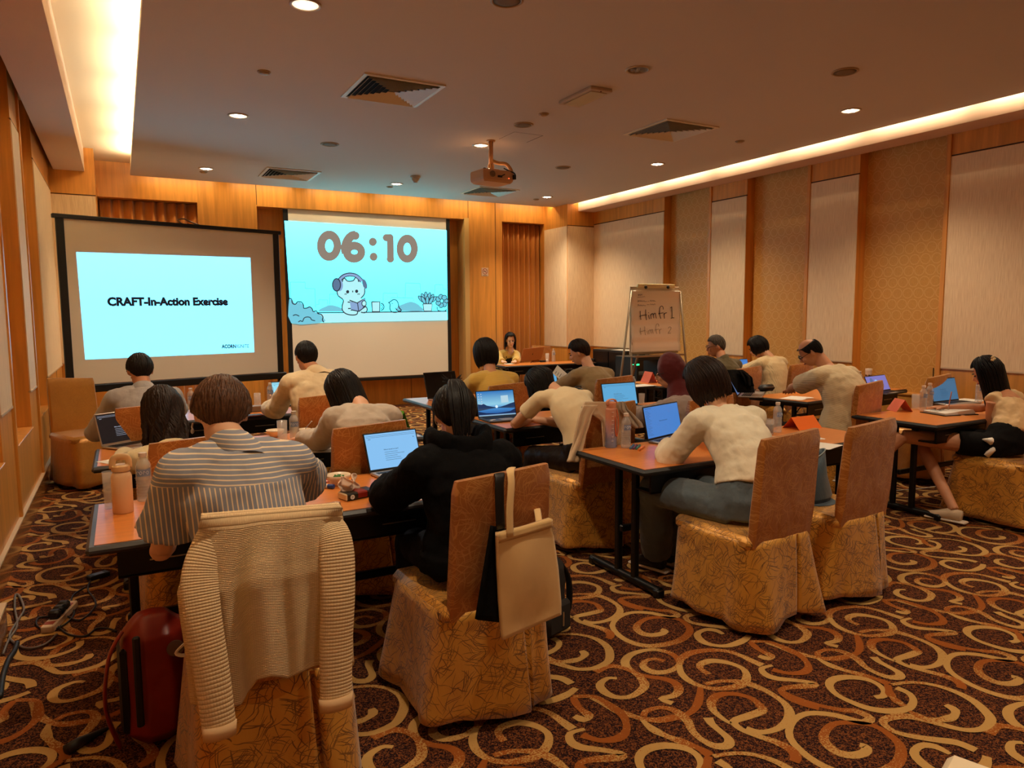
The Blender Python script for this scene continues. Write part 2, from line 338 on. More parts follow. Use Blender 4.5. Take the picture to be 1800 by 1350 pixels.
# woven scrolls of the carpet: strokes of one pattern repeat, in metres on the floor, then repeated
Z1 = lambda p: pz(1040+p[0]/4.5, 1040+p[1]/4.5, 0)
Z2 = lambda p: pz(1360+p[0]/4.5, 1020+p[1]/4.5, 0)
STROKES = [  # (view, tone start, tone end, points)
 (1, .1, .9, [(225,60),(300,95),(420,130),(540,150),(620,155),(680,185),(620,203),(480,172),(330,165),(220,200),(163,270),(220,350),(330,408),(460,432),(600,415),(720,375),(778,310),(750,260),(680,218),(560,205),(450,212),(375,250),(355,290),(395,330),(470,345),(550,335),(582,312),(548,300)]),
 (1, .1, .95, [(690,560),(665,515),(600,480),(500,460),(400,470),(310,500),(265,550),(280,600),(345,645),(450,675),(570,690),(660,725),(690,780),(650,825),(550,850),(640,885)]),
 (1, .3, .7, [(575,552),(500,533),(430,548),(405,585),(440,620),(520,642),(620,628),(690,585),(710,530),(790,485),(920,465),(1050,470),(1160,500),(1260,545),(1350,585)]),
 (1, .95, .1, [(1430,585),(1345,610),(1380,660),(1470,690),(1600,702),(1740,722),(1755,742),(1650,752),(1540,762),(1500,790),(1560,840),(1680,890),(1800,925)]),
 (1, .9, .4, [(695,580),(705,640),(760,700),(850,745),(960,770),(1080,765),(1190,738),(1228,680),(1205,620),(1130,580),(1030,555),(940,550),(865,575),(860,610),(925,655)]),
 (1, .4, .9, [(900,735),(1000,712),(1100,710),(1180,718),(1290,748),(1420,810),(1530,890),(1568,970),(1540,1040),(1450,1095),(1330,1115),(1220,1090)]),
 (1, .9, .05, [(1100,1045),(1040,1010),(970,950),(945,890),(975,835),(1050,812),(1150,815),(1270,850),(1345,920),(1340,950),(1230,990),(1125,1030),(1180,1090),(1300,1140),(1450,1190),(1570,1250),(1615,1310),(1600,1350)]),
 (1, .1, .6, [(860,760),(852,850),(815,930),(740,980),(650,1000),(530,1020),(410,1010),(300,980),(210,950),(100,890),(0,840)]),
 (1, .3, .9, [(410,990),(430,950),(520,922),(620,930),(700,970),(760,1030),(800,1110),(880,1180),(980,1225),(1075,1220),(1085,1170),(1020,1110),(950,1050),(920,1000)]),
 (1, .8, .1, [(400,1020),(480,1090),(600,1150),(740,1200),(860,1250),(940,1300)]),
 (1, .1, .9, [(1250,400),(1320,460),(1420,510),(1395,532),(1320,512)]),
 (1, .3, .1, [(1250,400),(1400,400),(1530,450),(1650,510),(1715,590),(1680,640),(1560,650),(1430,620)]),
 (1, .95, .3, [(200,690),(125,690),(65,740),(105,800),(200,840),(320,830),(415,760),(400,700),(330,640),(220,600),(120,595),(30,640)]),
 (1, .9, .8, [(1040,340),(980,310),(900,305),(835,340),(880,400),(980,430),(1090,430),(1200,390),(1245,350)]),
 (2, .95, .8, [(800,930),(865,920),(875,880),(820,825),(720,785),(580,770),(470,790),(440,840),(500,910),(620,970),(760,1020),(920,1040),(1060,1020),(1105,960),(1070,900),(970,855)]),
 (2, .5, .9, [(930,830),(1080,812),(1250,830),(1420,880),(1580,960),(1690,1060),(1715,1120),(1650,1180),(1520,1190),(1380,1160),(1200,1110),(1050,1080),(920,1092),(865,1130),(950,1200),(1100,1240),(1300,1270),(1450,1290),(1600,1350)]),
 (2, .4, .95, [(1070,1040),(1200,1100),(1330,1108),(1425,1080),(1430,1030),(1360,990)]),
 (2, .1, .4, [(900,830),(920,900),(960,950),(1030,1000)]),
]
def carpet_scrolls():
    vs, fs, tone = [], [], []
    base = []
    for si, (view, t0, t1, pts) in enumerate(STROKES):
        P = smoothpath([(Z1 if view == 1 else Z2)(p) for p in pts], 3); base.append((si, t0, t1, P))
    for ix in range(-4, 6):
        for iy in range(-2, 10):
            for si, t0, t1, P in base:
                dx, dy = ix*1.027, iy*1.116
                m = len(P)
                if P[0].x+dx < XL-1 or P[0].x+dx > XR+1.2 or P[0].y+dy > 12.4: continue
                o = len(vs)
                for i, p in enumerate(P):
                    t = (P[min(i+1, m-1)]-P[max(i-1, 0)]); t.normalize(); nrm = Vector((-t.y, t.x, 0)); u = i/(m-1)
                    wd = .019*(.55+.45*math.sin(PI*min(1, u*3.0+.12)*.5))*(.75+.35*math.sin(u*9+si)**2)
                    x, y = p.x+dx, p.y+dy
                    for sg in (-1, 1):
                        vs.append((min(max(x+nrm.x*wd*sg, XL), XR), min(y+nrm.y*wd*sg, YF), .0012+si*.00012)); tone.append(t0+(t1-t0)*(.5-.5*math.cos(u*PI*(3 if m > 40 else 1))))
                    if i: fs.append((o+2*i-2, o+2*i-1, o+2*i+1, o+2*i))
    me = bpy.data.meshes.new('carpet_scroll'); me.from_pydata(vs, [], fs); me.materials.append(SCROLL)
    a = me.attributes.new('tone', 'FLOAT', 'POINT'); a.data.foreach_set('value', tone)
    o = bpy.data.objects.new('carpet_scroll', me); COL.objects.link(o); o.parent = FLOOR; o['kind'] = 'stuff'
    # faces up
    b = bmesh.new(); b.from_mesh(me)
    for f in b.faces:
        if f.normal.z < 0: f.normal_flip()
    b.to_mesh(me); b.free()
carpet_scrolls()
# ---- walls
PLY = mat('backing_wall', (120, 74, 34), .7)
wr = struct('wall_right', MB().box(XR+.16, XR+.3, YB, YE, 0, 3.9), WOOD)
wl = struct('wall_left', MB().box(XL-.3, XL-.16, YB, YE, 0, 3.9), WOOD)
wf = struct('wall_front', MB().box(XL-.3, XR+.3, YE, YE+.12, 0, 3.9), WOOD)
wb = struct('wall_back', MB().box(XL-.3, XR+.3, YB-.12, YB, 0, 3.9), mat('back_wall_paint', (170, 120, 70), .8))
JOINT = mat('dark_joint', (60, 34, 16), .8); RAILM = mat('pale_rail', (214, 186, 152), .5)
def side_wall(wall, X, sg, blocks, recess, sillz, rail):
    """blocks stand proud of the recesses; sg +1 right wall, -1 left wall"""
    def bx(mb, a, b, y0, y1, z0, z1, bev=0): return mb.box(min(X+sg*a, X+sg*b), max(X+sg*a, X+sg*b), y0, y1, z0, z1, b=bev)
    for y0, y1, strip in blocks:
        bx(MB(), 0, .165, y0, y1, 0, 3.9).build('veneer_pier', WOOD, wall)
        bx(MB(), -.008, .01, y0+.004, y1-strip, rail, 3.19).build('fabric_panel', BEIGE, wall)
        bx(MB(), -.012, .01, y0, y1-strip, rail-.016, rail).build('rail', RAILM, wall)
        bx(MB(), -.004, .01, y0, y1-strip, 3.195, 3.207).build('joint', JOINT, wall)
        if strip: bx(MB(), -.02, .01, y1-strip, y1, 0, 3.9, .004).build('edge_strip', WOOD, wall)
        k = y0
        while k+1.1 < y1:
            k += 1.2
            bx(MB(), -.002, .01, k-.003, k+.003, .18, rail-.016).build('joint', JOINT, wall)
    for y0, y1 in recess:
        bx(MB(), .145, .17, y0, y1, sillz, 3.9).build('ring_panel', RINGS, wall)
        bx(MB(), 0, .165, y0, y1, 0, sillz).build('veneer_dado', WOOD, wall)
        bx(MB(), -.012, .15, y0, y1, sillz, sillz+.02, .003).build('sill', WOOD, wall)
side_wall(wr, XR, 1, [(YB, 4.57, .05), (5.58, 6.30, .05), (7.30, 8.02, .05), (9.02, 10.95, 0)], [(4.57, 5.58), (6.30, 7.30), (8.02, 9.02)], .66, 1.0)
side_wall(wl, XL, -1, [(YB, 4.35, .05), (5.5, 6.1, .05), (7.2, 7.75, .05), (8.87, 10.95, 0)], [(4.35, 5.5), (6.1, 7.2), (7.75, 8.87)], .655, .98)
# glossy dado in front of the left piers below the sills, with its cap
for nm, X0, X1 in (('baseboard_left', XL, XL+.022), ('baseboard_right', XR-.022, XR)):
    struct(nm, MB().box(X0, X1, YB, 10.95, 0, .17, b=.003), WOODD)
    MB().box(X0, X1+(.004 if X0 < 0 else 0), YB, 10.95, .17, .18).build('cap_strip', RAILM, bpy.data.objects[nm])
struct('trim_1', MB().box(XL, XL+.12, YB, 4.3, 0, .15, b=.004), WOODD)
MB().box(XL, XL+.124, YB, 4.304, .15, .162).build('cap_strip', RAILM, bpy.data.objects['trim_1'])
# corner blocks and front wall
for X0, X1 in ((XL, -.2), (7.1, XR)):
    MB().box(X0-.1 if X0 < 0 else X0, X1 if X0 < 0 else X1+.1, 10.95, YE, 0, 3.9).build('corner_pier', WOOD, wf)
    MB().box(X0+.004, X1-.004, 10.94, 10.96, 1.0, 3.15).build('fabric_panel', BEIGE, wf)
    MB().box(X0, X1, 10.936, 10.96, .985, 1.0).build('rail', RAILM, wf)
    MB().box(X0, X1, 10.945, 10.96, 3.155, 3.167).build('joint', JOINT, wf)
MB().box(7.092, 7.11, 10.96, 11.74, 1.0, 3.15).build('fabric_panel', BEIGE, wf)
MB().box(7.09, 7.11, 10.95, 11.74, .985, 1.0).build('rail', RAILM, wf)
MB().box(-.21, 7.11, YF, YE, 3.27, 3.9).build('veneer_header', WOOD, wf)
for X0, X1 in ((1.09, 1.93), (5.52, 6.2)): MB().box(X0, X1, YF, YE, 0, 3.27).build('veneer_pier', WOOD, wf)
for x in (1.93, 5.52, 6.06): MB().box(x-.004, x+.004, YF-.003, YF+.01, .1 if x == 6.06 else 3.29, 3.74).build('joint', JOINT, wf)
MB().box(1.93, 5.52, YF+.3, YE, 0, 3.3).build('niche_back', WOOD, wf)
MB().box(5.44, 5.53, YF-.01, YF+.3, .0, 3.29).build('niche_reveal', mat('lit_reveal', (212, 170, 104), .6), wf)  # reveal coloured paler than the veneer for the light on its edge
for x in (2.6, 3.55, 4.5): MB().box(x-.003, x+.003, YF+.296, YF+.31, 0, .5).build('joint', JOINT, wf)
struct('baseboard_front', MB().box(1.09, 1.93, YF-.014, YF, 0, .12, b=.003).box(5.52, 6.2, YF-.014, YF, 0, .12, b=.003), WOODD)
# ceiling: high cove level, dropped slab, side soffits
ce = struct('ceiling', MB().box(XL-.3, XR+.3, YB-.1, YE+.1, 3.76, 3.9), COVEP)
MB().box(.22, 7.2, YB, 11.42, CEIL, CEIL+.045, b=.002).build('dropped_slab', PAINT, ce)
MB().box(.22, .232, YB, 11.42, CEIL+.045, CEIL+.075).build('slab_lip', COVEP, ce)
MB().box(XL+.05, -.31, YB, 10.96, 3.46, 3.77, b=.002).build('soffit', mat('soffit_paint', (222, 190, 164), .9), ce)
MB().box(7.33, XR-.0, YB, 10.96, 3.419, 3.77, b=.002).build('soffit', mat('soffit_paint', (222, 190, 164), .9), ce)
# access hatch, scored lightly into the ceiling
for a, b, c, d in ((3.81, 4.17, 6.92, 6.926), (3.81, 3.816, 6.92, 7.28), (4.164, 4.17, 6.92, 7.28)): MB().box(a, b, c, d, CEIL-.001, CEIL+.004).build('hatch_seam', JOINT, ce)
# ---- curtains
def curtain(x0, x1, z1, folds, label, seed):
    random.seed(seed); ph = [random.uniform(-.5, .5) for _ in range(folds+2)]; am = [random.uniform(.6, 1.2) for _ in range(folds+2)]
    def fn(u, v):
        q = u*folds; i = int(min(q, folds-1)); a = am[i]*(1-(q-i))+am[i+1]*(q-i)
        d = math.sin(2*PI*q+ph[i]*.6*v)+.35*math.sin(4*PI*q+ph[i])
        return (x0+(x1-x0)*u+.01*math.sin(q*3+v*2), 11.93+.05*a*d*(.75+.35*v), z1-v*(z1-.03))
    o = MB().grid(fn, folds*12, 10).build('curtain', MATS['curt'], smooth=True, fix=False)
    s = o.modifiers.new('s', 'SOLIDIFY'); s.thickness = .006
    return tag(o, label, 'curtain')
cm = cloth('curt', (196, 122, 44), 30, .15, .5); cm.node_tree.nodes['Principled BSDF'].inputs['Sheen Weight'].default_value = .3
curtain(-.18, 1.08, 3.26, 9, 'gold curtain with deep folds behind the free-standing projection screen', 3)
curtain(6.21, 7.09, 3.26, 8, 'gold curtain hanging floor length behind the seated presenter', 5)
# ---- ceiling fittings
LAMPM = NT('lamp_glow').m
def glow(name, rgb, st): return mat(name, rgb, .4, emit=st)
def downlight(x, y, lit, label):
    t = thing('downlight', label, 'downlight', (x, y, CEIL), 0, 'recessed downlights in the dropped ceiling')
    MB().lathe([(.098, 0), (.098, -.007), (.088, -.011), (.08, -.006), (.08, .0)], 28, cap=False).build('trim_ring', mat('ring_paint', (190, 168, 140), .4), t, True)
    MB().lathe([(.082, -.004), (.078, -.0035), (.05, -.0015), (.0005, -.001)], 24).build('reflector', CHROME if not lit else glow('lit_reflector', (255, 226, 190), 1.6), t, True)
    mb = MB()
    for k in range(6):
        a = k*PI/3; mb.ell((.045*math.cos(a), .045*math.sin(a), -.004), (.02, .014, .008), nu=8, nv=5)
    mb.ell((0, 0, -.006), (.022, .022, .008), nu=8, nv=5)
    mb.build('lamp', glow('lit_lamp', (255, 244, 228), 7) if lit else GLASS, t, True)
    return t
DL = [('nearest the cove', 1), ('second along the left row', 1), ('farthest along the left row', 1), ('unlit, over the near middle tables', 0), ('beside the projector pole', 1), ('farthest of the middle row', 1), ('nearest lamp of the right row', 1), ('second lamp of the right row', 1), ('farthest lamp of the right row', 1)]
DLAB = ['lit round downlight at the top edge of the picture', 'lit round downlight between the ceiling cove and the nearest air diffuser', 'lit round downlight above the free-standing screen, far left', 'unlit round downlight with glass reflector near the emergency light',
        'lit round downlight glowing amber beside the projector pole', 'lit round downlight above the wall screen next to the smoke detector', 'lit round downlight nearest the right soffit', 'lit round downlight second from the camera along the right row', 'lit round downlight farthest right, above the presenter']
for (x, y), (_, lit), lb in zip(DOWN[:9], DL, DLAB): downlight(x, y, lit, lb)
def disc(name, x, y, r, label, cat, grp=None, grille=True):
    t = thing(name, label, cat, (x, y, CEIL), 0, grp)
    MB().lathe([(r, 0), (r, -.006), (r*.9, -.011), (r*.82, -.008), (r*.82, 0)], 28, cap=False).build('rim', mat('rim_paint', (170, 140, 100), .5), t, True)
    if grille: MB().lathe([(r*.83, -.006), (r*.5, -.0085), (.0005, -.009)], 24).build('grille', mat('grille_cloth', (128, 106, 76), .8), t, True)
    else: MB().lathe([(r*.83, -.008), (r*.6, -.02), (.0005, -.022)], 24).build('cover', mat('rim_paint', (170, 140, 100), .5), t, True)
G = 'round ceiling speakers'
for x, y, lb in ((2.21, 4.1, 'round ceiling speaker cut by the top edge of the picture'), (2.2, 8.36, 'round ceiling speaker between the left row downlights and wall screen'), (3.75, 6.62, 'round ceiling speaker just in front of the projector pole'),
                 (5.29, 8.27, 'round ceiling speaker to the right of the projector'), (5.27, 4.0, 'large looking round ceiling speaker at upper right')): disc('ceiling_speaker', x, y, .105, lb, 'speaker', G)
G = 'small round ceiling caps'
for x, y, lb in ((1.11, 6.16, 'small round ceiling cap between two left row downlights'), (3.73, 6.18, 'small round ceiling cap near the round speaker and emergency light'), (6.3, 6.12, 'small round ceiling cap between two right row downlights'),
                 (1.09, 10.71, 'small round ceiling cap behind the farthest left downlight'), (3.71, 10.69, 'small round ceiling cap behind the farthest middle downlight'), (6.33, 10.74, 'small round ceiling cap behind the farthest right downlight')): disc('sprinkler_cap', x, y, .052, lb, 'ceiling cap', G, False)
t = thing('smoke_detector', 'white smoke detector hanging from the ceiling above the wall screen', 'detector', (3.76, 9.74, CEIL))
MB().lathe([(.07, 0), (.07, -.02), (.06, -.03)], 20).build('base', mat('detector_plastic', (196, 190, 180), .5), t, True)
MB().lathe([(.055, -.03), (.052, -.05), (.035, -.075), (.03, -.09), (.0005, -.092)], 20).build('head', mat('detector_plastic', (196, 190, 180), .5), t, True)
def diffuser(x, y, label, cyan=0, rz=0):
    t = thing('air_diffuser', label, 'air vent', (x, y, CEIL), rz, 'square four-way air diffusers')
    fm = mat('diffuser_paint', (224, 212, 192), .45); h = .355
    mb = MB()
    for a, b, c, d in ((-h, h, -h, -h+.035), (-h, h, h-.035, h), (-h, -h+.035, -h+.035, h-.035), (h-.035, h, -h+.035, h-.035)): mb.box(a, b, c, d, -.012, 0)
    mb.build('frame', fm, t)
    MB().box(-h+.03, h-.03, -h+.03, h-.03, -.002, 0).build('shadow_plate', mat('duct_shade', (18, 15, 13), .9), t)  # black plate painted as the shade inside the duct
    for k in range(7):
        r0 = h-.045-k*.043; r1 = r0-.020
        if r1 < .01: break
        q0 = [(-r0, -r0), (r0, -r0), (r0, r0), (-r0, r0)]; q1 = [(-r1, -r1), (r1, -r1), (r1, r1), (-r1, r1)]
        zt, zb = -.003, -.024
        # each louver slopes outward and down
        MB().loft([[Vector((a, b, zb)) for a, b in q0], [Vector((a, b, zt)) for a, b in q1], [Vector((a*.97, b*.97, zt)) for a, b in q1], [Vector((a*.985, b*.985, zb)) for a, b in q0]], cap=False).build('louver', fm, t)
    return t
diffuser(2.18, 6.16, 'square air diffuser nearest the left, catching cyan projector light')
diffuser(5.27, 6.11, 'square air diffuser at the right between the two right rows of lamps')
diffuser(2.15, 10.35, 'square air diffuser above the gap between the two screens')
diffuser(5.27, 10.4, 'square air diffuser directly beyond the projector')
t = thing('emergency_light', 'slim rectangular emergency light box under the ceiling', 'light', (3.75, 5.5, CEIL))
MB().box(-.115, .115, -.26, .26, -.03, 0, b=.006).build('housing', mat('em_white', (186, 164, 140), .5), t)
MB().box(-.085, .085, -.22, .22, -.036, -.028, b=.004).build('diffuser_panel', mat('em_lens', (150, 128, 96), .3), t)
MB().ell((.0, -.245, -.032), (.008, .008, .008), nu=8, nv=5).build('indicator', mat('ind', (90, 20, 16), .4), t)
# projector
t = thing('projector', 'white ceiling projector hanging on a pole over the middle tables', 'projector', (3.76, 7.38, 0), math.radians(6))
PJ = mat('projector_shell', (206, 160, 118), .4)
MB().tube([(0, 0, 3.24), (0, 0, CEIL)], .026, 14).lathe([(.05, CEIL-.012), (.05, CEIL)], 18).build('pole', mat('pole_paint', (196, 148, 96), .4), t, True)
MB().tube(smoothpath([(.0, 0, 3.32), (.08, -.03, 3.29), (.16, -.06, 3.285), (.2, -.1, 3.22), (.215, -.12, 3.13)], 3), .022, 8).build('cable_duct', mat('pole_paint', (196, 148, 96), .4), t, True)
MB().box(-.07, .07, -.07, .07, 3.19, 3.215, b=.006).tube([(0, 0, 3.2), (0, 0, 3.27)], .035, 12).build('mount_plate', mat('pole_paint', (196, 148, 96), .4), t)
MB().loft([[Vector((x*s, y*s, z)) for x, y in ((-.2, -.15), (-.16, -.165), (.16, -.165), (.2, -.15), (.2, .12), (.1, .15), (-.1, .15), (-.2, .12))] for z, s in ((3.055, .86), (3.075, .97), (3.10, 1), (3.17, 1), (3.188, .96))]).build('body', PJ, t)
MB().lathe([(.034, 0), (.034, .012), (.026, .016), (.0005, .016)], 20, M=Matrix.Translation((-.09, -.165, 3.135)) @ Matrix.Rotation(PI/2, 4, 'X')).build('vent_grille', mat('pj_grey', (120, 90, 66), .7), t, True)
MB().lathe([(.04, 0), (.04, .03), (.03, .035), (.0005, .03)], 20, M=Matrix.Translation((.08, .15, 3.13)) @ Matrix.Rotation(-PI/2, 4, 'X')).build('lens', BLACK, t, True)
for x, y in ((-.15, -.1), (.15, -.1)): MB().lathe([(.016, 3.185), (.018, 3.2), (.012, 3.205)], 12, at=(x, y, 0)).build('foot_screw', BLACK, t, True)
MB().tube(smoothpath([(.09, -.12, 3.22), (.15, -.15, 3.19), (.2, -.17, 3.17), (.21, -.18, 3.14)], 3), .007, 6).box(.19, .215, -.185, -.15, 3.1, 3.15).build('power_plug', BLACK, t)
MB().box(-.02, .03, -.185, -.165, 3.105, 3.125).tube([(.02, -.18, 3.12), (.06, -.19, 3.14)], .006, 6).build('video_plug', BLACK, t)
MB().ell((.13, -.166, 3.105), (.007, .003, .005), nu=8, nv=5).build('standby_lamp', glow('standby', (255, 90, 50), 4), t)
# ---- wall screen
SX0, SX1, SY = 2.36, 5.15, 11.8
t = thing('wall_projection_screen', 'wall-hung projection screen showing a cartoon timer slide reading 06:10', 'screen', (0, 0, 0))
SCRM = mat('matte_screen', (250, 240, 224), .9)
MB().box(SX0+.02, SX1-.02, SY, SY+.006, .54, 3.27).build('screen_cloth', SCRM, t)
for a, b in ((SX0-.03, SX0+.045), (SX1-.035, SX1+.03)): MB().box(a, b, SY-.004, SY+.008, .5, 3.27).build('black_border', BLACK, t)
MB().box(SX0-.03, SX1+.03, SY-.006, SY+.02, .48, .53, b=.005).build('bottom_bar', BLACK, t)
MB().box(SX0-.05, SX1+.05, SY-.02, SY+.1, 3.26, 3.3).build('housing', mat('housing_cream', (200, 170, 130), .6), t)
def m_slide(name, c1, c2, st, lo, hi):
    k = NT(name); s = k.n('ShaderNodeSeparateXYZ', {0: k.n('ShaderNodeTexCoord').outputs['Object']})
    f = k.math('DIVIDE', k.math('SUBTRACT', s.outputs[2], lo), hi-lo)
    col = k.ramp(f, c1 if isinstance(c1, list) else [(0, srgb(c1)), (1, srgb(c2))])
    k.set('Base Color', (.02, .02, .02, 1)); k.set('Roughness', 1); k.set('Emission Color', col); k.set('Emission Strength', st); return k.m
TIMER = m_slide('timer_slide', [(0, (.027, .27, .32, 1)), (.1, (.017, .22, .27, 1)), (.35, (.019, .20, .26, 1)), (.6, (.024, .27, .34, 1)), (1, (.034, .29, .36, 1))], None, 11.5, 1.48, 3.07)
IMG = [(500, 388), (785, 405), (787, 562), (512, 568)]
q = [pt(*p, SY-.008) for p in IMG]
MB().loft([[v for v in q], [v+Vector((0, .003, 0)) for v in q]]).build('projected_picture', TIMER, t)
def flatmat(name, rgb, st=.85): return m_slide(name, rgb, rgb, st, 0, 1)
LINE = flatmat('drawn_line', (40, 54, 76), .6); PALE = flatmat('pale_fill', (176, 244, 250), 1.0); FAINT = flatmat('faint_line', (98, 196, 216), .9); CYF = flatmat('cyan_fill', (110, 214, 236), .9)
DIG = flatmat('timer_digits', (156, 142, 128), .8); HP = flatmat('headphone_fill', (96, 130, 168), .8); HP2 = flatmat('headphone_band', (140, 176, 222), .9); BUSH = flatmat('bush_fill', (118, 210, 232), .9)
P5 = lambda x, y, d=.011: pt(450+x/4.5, 350+y/4.5, SY-d)   # points read off the 4.5x enlargement of the screen
DEP = [.0115]
def stroke(name, pts, wpx, m, closed=False, sm=3, d=None):
    DEP[0] += .00012; d = d or DEP[0]
    P = pts+[pts[0]] if closed else pts
    P = smoothpath([P5(x, y, d) for x, y in P], sm) if sm > 1 else [P5(x, y, d) for x, y in P]
    wd = wpx*.5/4.5/106*1.35
    L = []; R = []; n = len(P)
    for i, p in enumerate(P):
        tg = P[min(i+1, n-1)]-P[max(i-1, 0)]; tg.normalize(); nn = Vector((-tg.z, 0, tg.x))*wd; L.append(p+nn); R.append(p-nn)
    mb = MB(); vs = L+R; mb.add(vs, [(i, i+1, n+i+1, n+i) for i in range(n-1)])
    return mb.build(name, m, t, fix=False)
def fill(name, pts, m, sm=3):
    DEP[0] += .00012
    P = [P5(x, y, DEP[0]) for x, y in pts]
    if sm > 1: P = smoothpath(P+[P[0]], sm)[:-1]
    me = bpy.data.meshes.new(name); b = bmesh.new(); vv = [b.verts.new(p) for p in P]; f = b.faces.new(vv); bmesh.ops.triangulate(b, faces=[f]); b.to_mesh(me); b.free(); me.materials.append(m)
    o = bpy.data.objects.new(name, me); COL.objects.link(o); o.parent = t; return o
def oval(cx, cy, rx, ry, n=20, rot=0, a0=0, a1=2*PI):
    out = []
    for i in range(n if a1-a0 > 6.2 else n+1):
        a = a0+(a1-a0)*i/n; x, y = rx*math.cos(a), ry*math.sin(a); out.append((cx+x*math.cos(rot)-y*math.sin(rot), cy+x*math.sin(rot)+y*math.cos(rot)))
    return out
# skyline and ledge
for pts in ([(275, 860), (272, 657), (388, 657), (390, 706), (466, 710), (470, 855)], [(476, 835), (498, 833), (497, 796), (566, 797), (568, 870)], [(582, 835), (582, 752), (645, 750)], [(1004, 840), (1008, 743), (1117, 745), (1120, 780)], [(1066, 800), (1068, 778), (1245, 783), (1248, 810)], [(1180, 775), (1183, 664), (1298, 668), (1302, 740)], [(1413, 745), (1416, 677), (1478, 678), (1480, 712), (1505, 714)]):
    stroke('skyline', pts, 3.5, FAINT, sm=1)
fill('far_bush', [(490, 888), (510, 868), (545, 852), (585, 838), (630, 845), (670, 860), (690, 888)], BUSH); fill('far_bush', [(1100, 884), (1120, 850), (1160, 832), (1220, 812), (1270, 825), (1300, 850), (1320, 884)], BUSH)
fill('ledge', [(480, 905), (1510, 890), (1512, 958), (540, 975)], PALE, 1)
stroke('ledge_line', [(480, 899), (900, 895), (1508, 886)], 6, LINE, sm=1)
fill('bush', [(262, 795), (290, 800), (310, 828), (345, 815), (372, 838), (380, 865), (425, 855), (450, 880), (475, 895), (500, 912), (525, 935), (533, 972), (278, 980)], BUSH)
stroke('bush_line', [(262, 785), (282, 792), (288, 822), (310, 832), (330, 812), (360, 815), (376, 840), (378, 862), (400, 862), (425, 852), (445, 868), (452, 888), (478, 885), (490, 905), (515, 912), (530, 935), (525, 955), (537, 975)], 6, LINE)
stroke('bush_line', [(292, 922), (315, 914), (342, 926)], 5, LINE); stroke('bush_line', [(335, 972), (352, 962), (368, 968), (380, 942), (405, 932), (430, 938), (440, 955), (468, 962)], 5, LINE)
# digits
def ring(name, cx, cy, rx, ry, ix, iy, irx, iry, m):
    DEP[0] += .0002; n = 36; mb = MB(); A = oval(cx, cy, rx, ry, n); B = oval(ix, iy, irx, iry, n)
    mb.add([P5(x, y, DEP[0]) for x, y in A+B], [(i, (i+1) % n, n+(i+1) % n, n+i) for i in range(n)]); return mb.build(name, m, t, fix=False)
ring('digit', 578, 369, 96, 121, 580, 370, 33, 52, DIG); ring('digit', 1196, 392, 84, 112, 1196, 394, 29, 48, DIG)
ring('digit', 776, 420, 88, 84, 778, 419, 26, 18, DIG); stroke('digit', [(712, 430), (705, 385), (722, 330), (755, 292), (790, 284)], 50, DIG, sm=4); fill('digit', oval(786, 290, 33, 33), DIG, 1)
fill('digit', oval(924, 338, 32, 33), DIG, 1); fill('digit', oval(930, 456, 31, 33), DIG, 1)
stroke('digit', [(1032, 306), (1056, 305), (1062, 330), (1063, 474)], 42, DIG, sm=2); fill('digit', oval(1063, 474, 29, 29), DIG, 1); fill('digit', oval(1032, 305, 30, 29), DIG, 1); fill('digit', oval(1060, 305, 27, 30), DIG, 1)
# reader with headphones, cup, bird, pots
fill('reader_body', [(692, 800), (680, 850), (690, 895), (725, 915), (790, 915), (840, 898), (878, 880), (872, 850), (860, 800), (780, 780)], PALE)
fill('reader_head', [(655, 690), (680, 635), (700, 622), (722, 645), (768, 645), (790, 622), (815, 640), (850, 690), (862, 730), (845, 775), (790, 798), (725, 800), (670, 780), (642, 735)], PALE)
stroke('reader_line', [(640, 730), (650, 765), (690, 798), (682, 840), (684, 880), (715, 908), (765, 917), (800, 908), (800, 875), (775, 872), (750, 880)], 6, LINE)
stroke('reader_line', [(682, 655), (690, 630), (705, 628), (724, 648), (768, 645), (785, 622), (805, 628), (812, 655)], 6, LINE); stroke('reader_line', [(860, 705), (858, 750), (830, 785)], 6, LINE)
stroke('reader_line', [(725, 815), (765, 818), (782, 840), (765, 862), (728, 866)], 6, LINE)
fill('book', [(742, 812), (800, 822), (860, 786), (862, 850), (815, 885), (752, 875)], HP2, 1); stroke('book_line', [(740, 800), (800, 822), (862, 784), (864, 850), (815, 888), (755, 876)], 6, LINE, sm=1); stroke('book_line', [(803, 822), (812, 885)], 5, LINE, sm=1)
fill('paw', oval(855, 825, 18, 22), PALE, 1); stroke('reader_line', oval(855, 825, 18, 22), 5, LINE, True, 1); stroke('reader_line', [(845, 858), (872, 852), (880, 878), (862, 898), (830, 895)], 6, LINE)
stroke('headphone_band', [(660, 640), (690, 610), (740, 596), (795, 608), (838, 650)], 24, HP2, sm=4); stroke('headphone_line', [(650, 632), (690, 598), (742, 585), (802, 598), (850, 642)], 5, LINE); stroke('headphone_line', [(672, 646), (700, 620), (742, 608), (790, 620), (826, 655)], 4, LINE)
fill('headphone_cup', oval(662, 682, 26, 46), HP2, 1); fill('headphone_cup', oval(637, 678, 32, 50), HP, 1); stroke('headphone_line', oval(637, 678, 32, 50), 6, LINE, True, 1); fill('headphone_cup', oval(860, 672, 17, 40, rot=-.3), HP, 1)
fill('eye', oval(725, 733, 12, 13), LINE, 1); fill('eye', oval(796, 729, 12, 13), LINE, 1); fill('nose', oval(765, 731, 4, 8), LINE, 1)
for x in (702, 712, 804, 814): stroke('cheek_line', [(x, 756), (x+5, 746)], 4, LINE, sm=1)
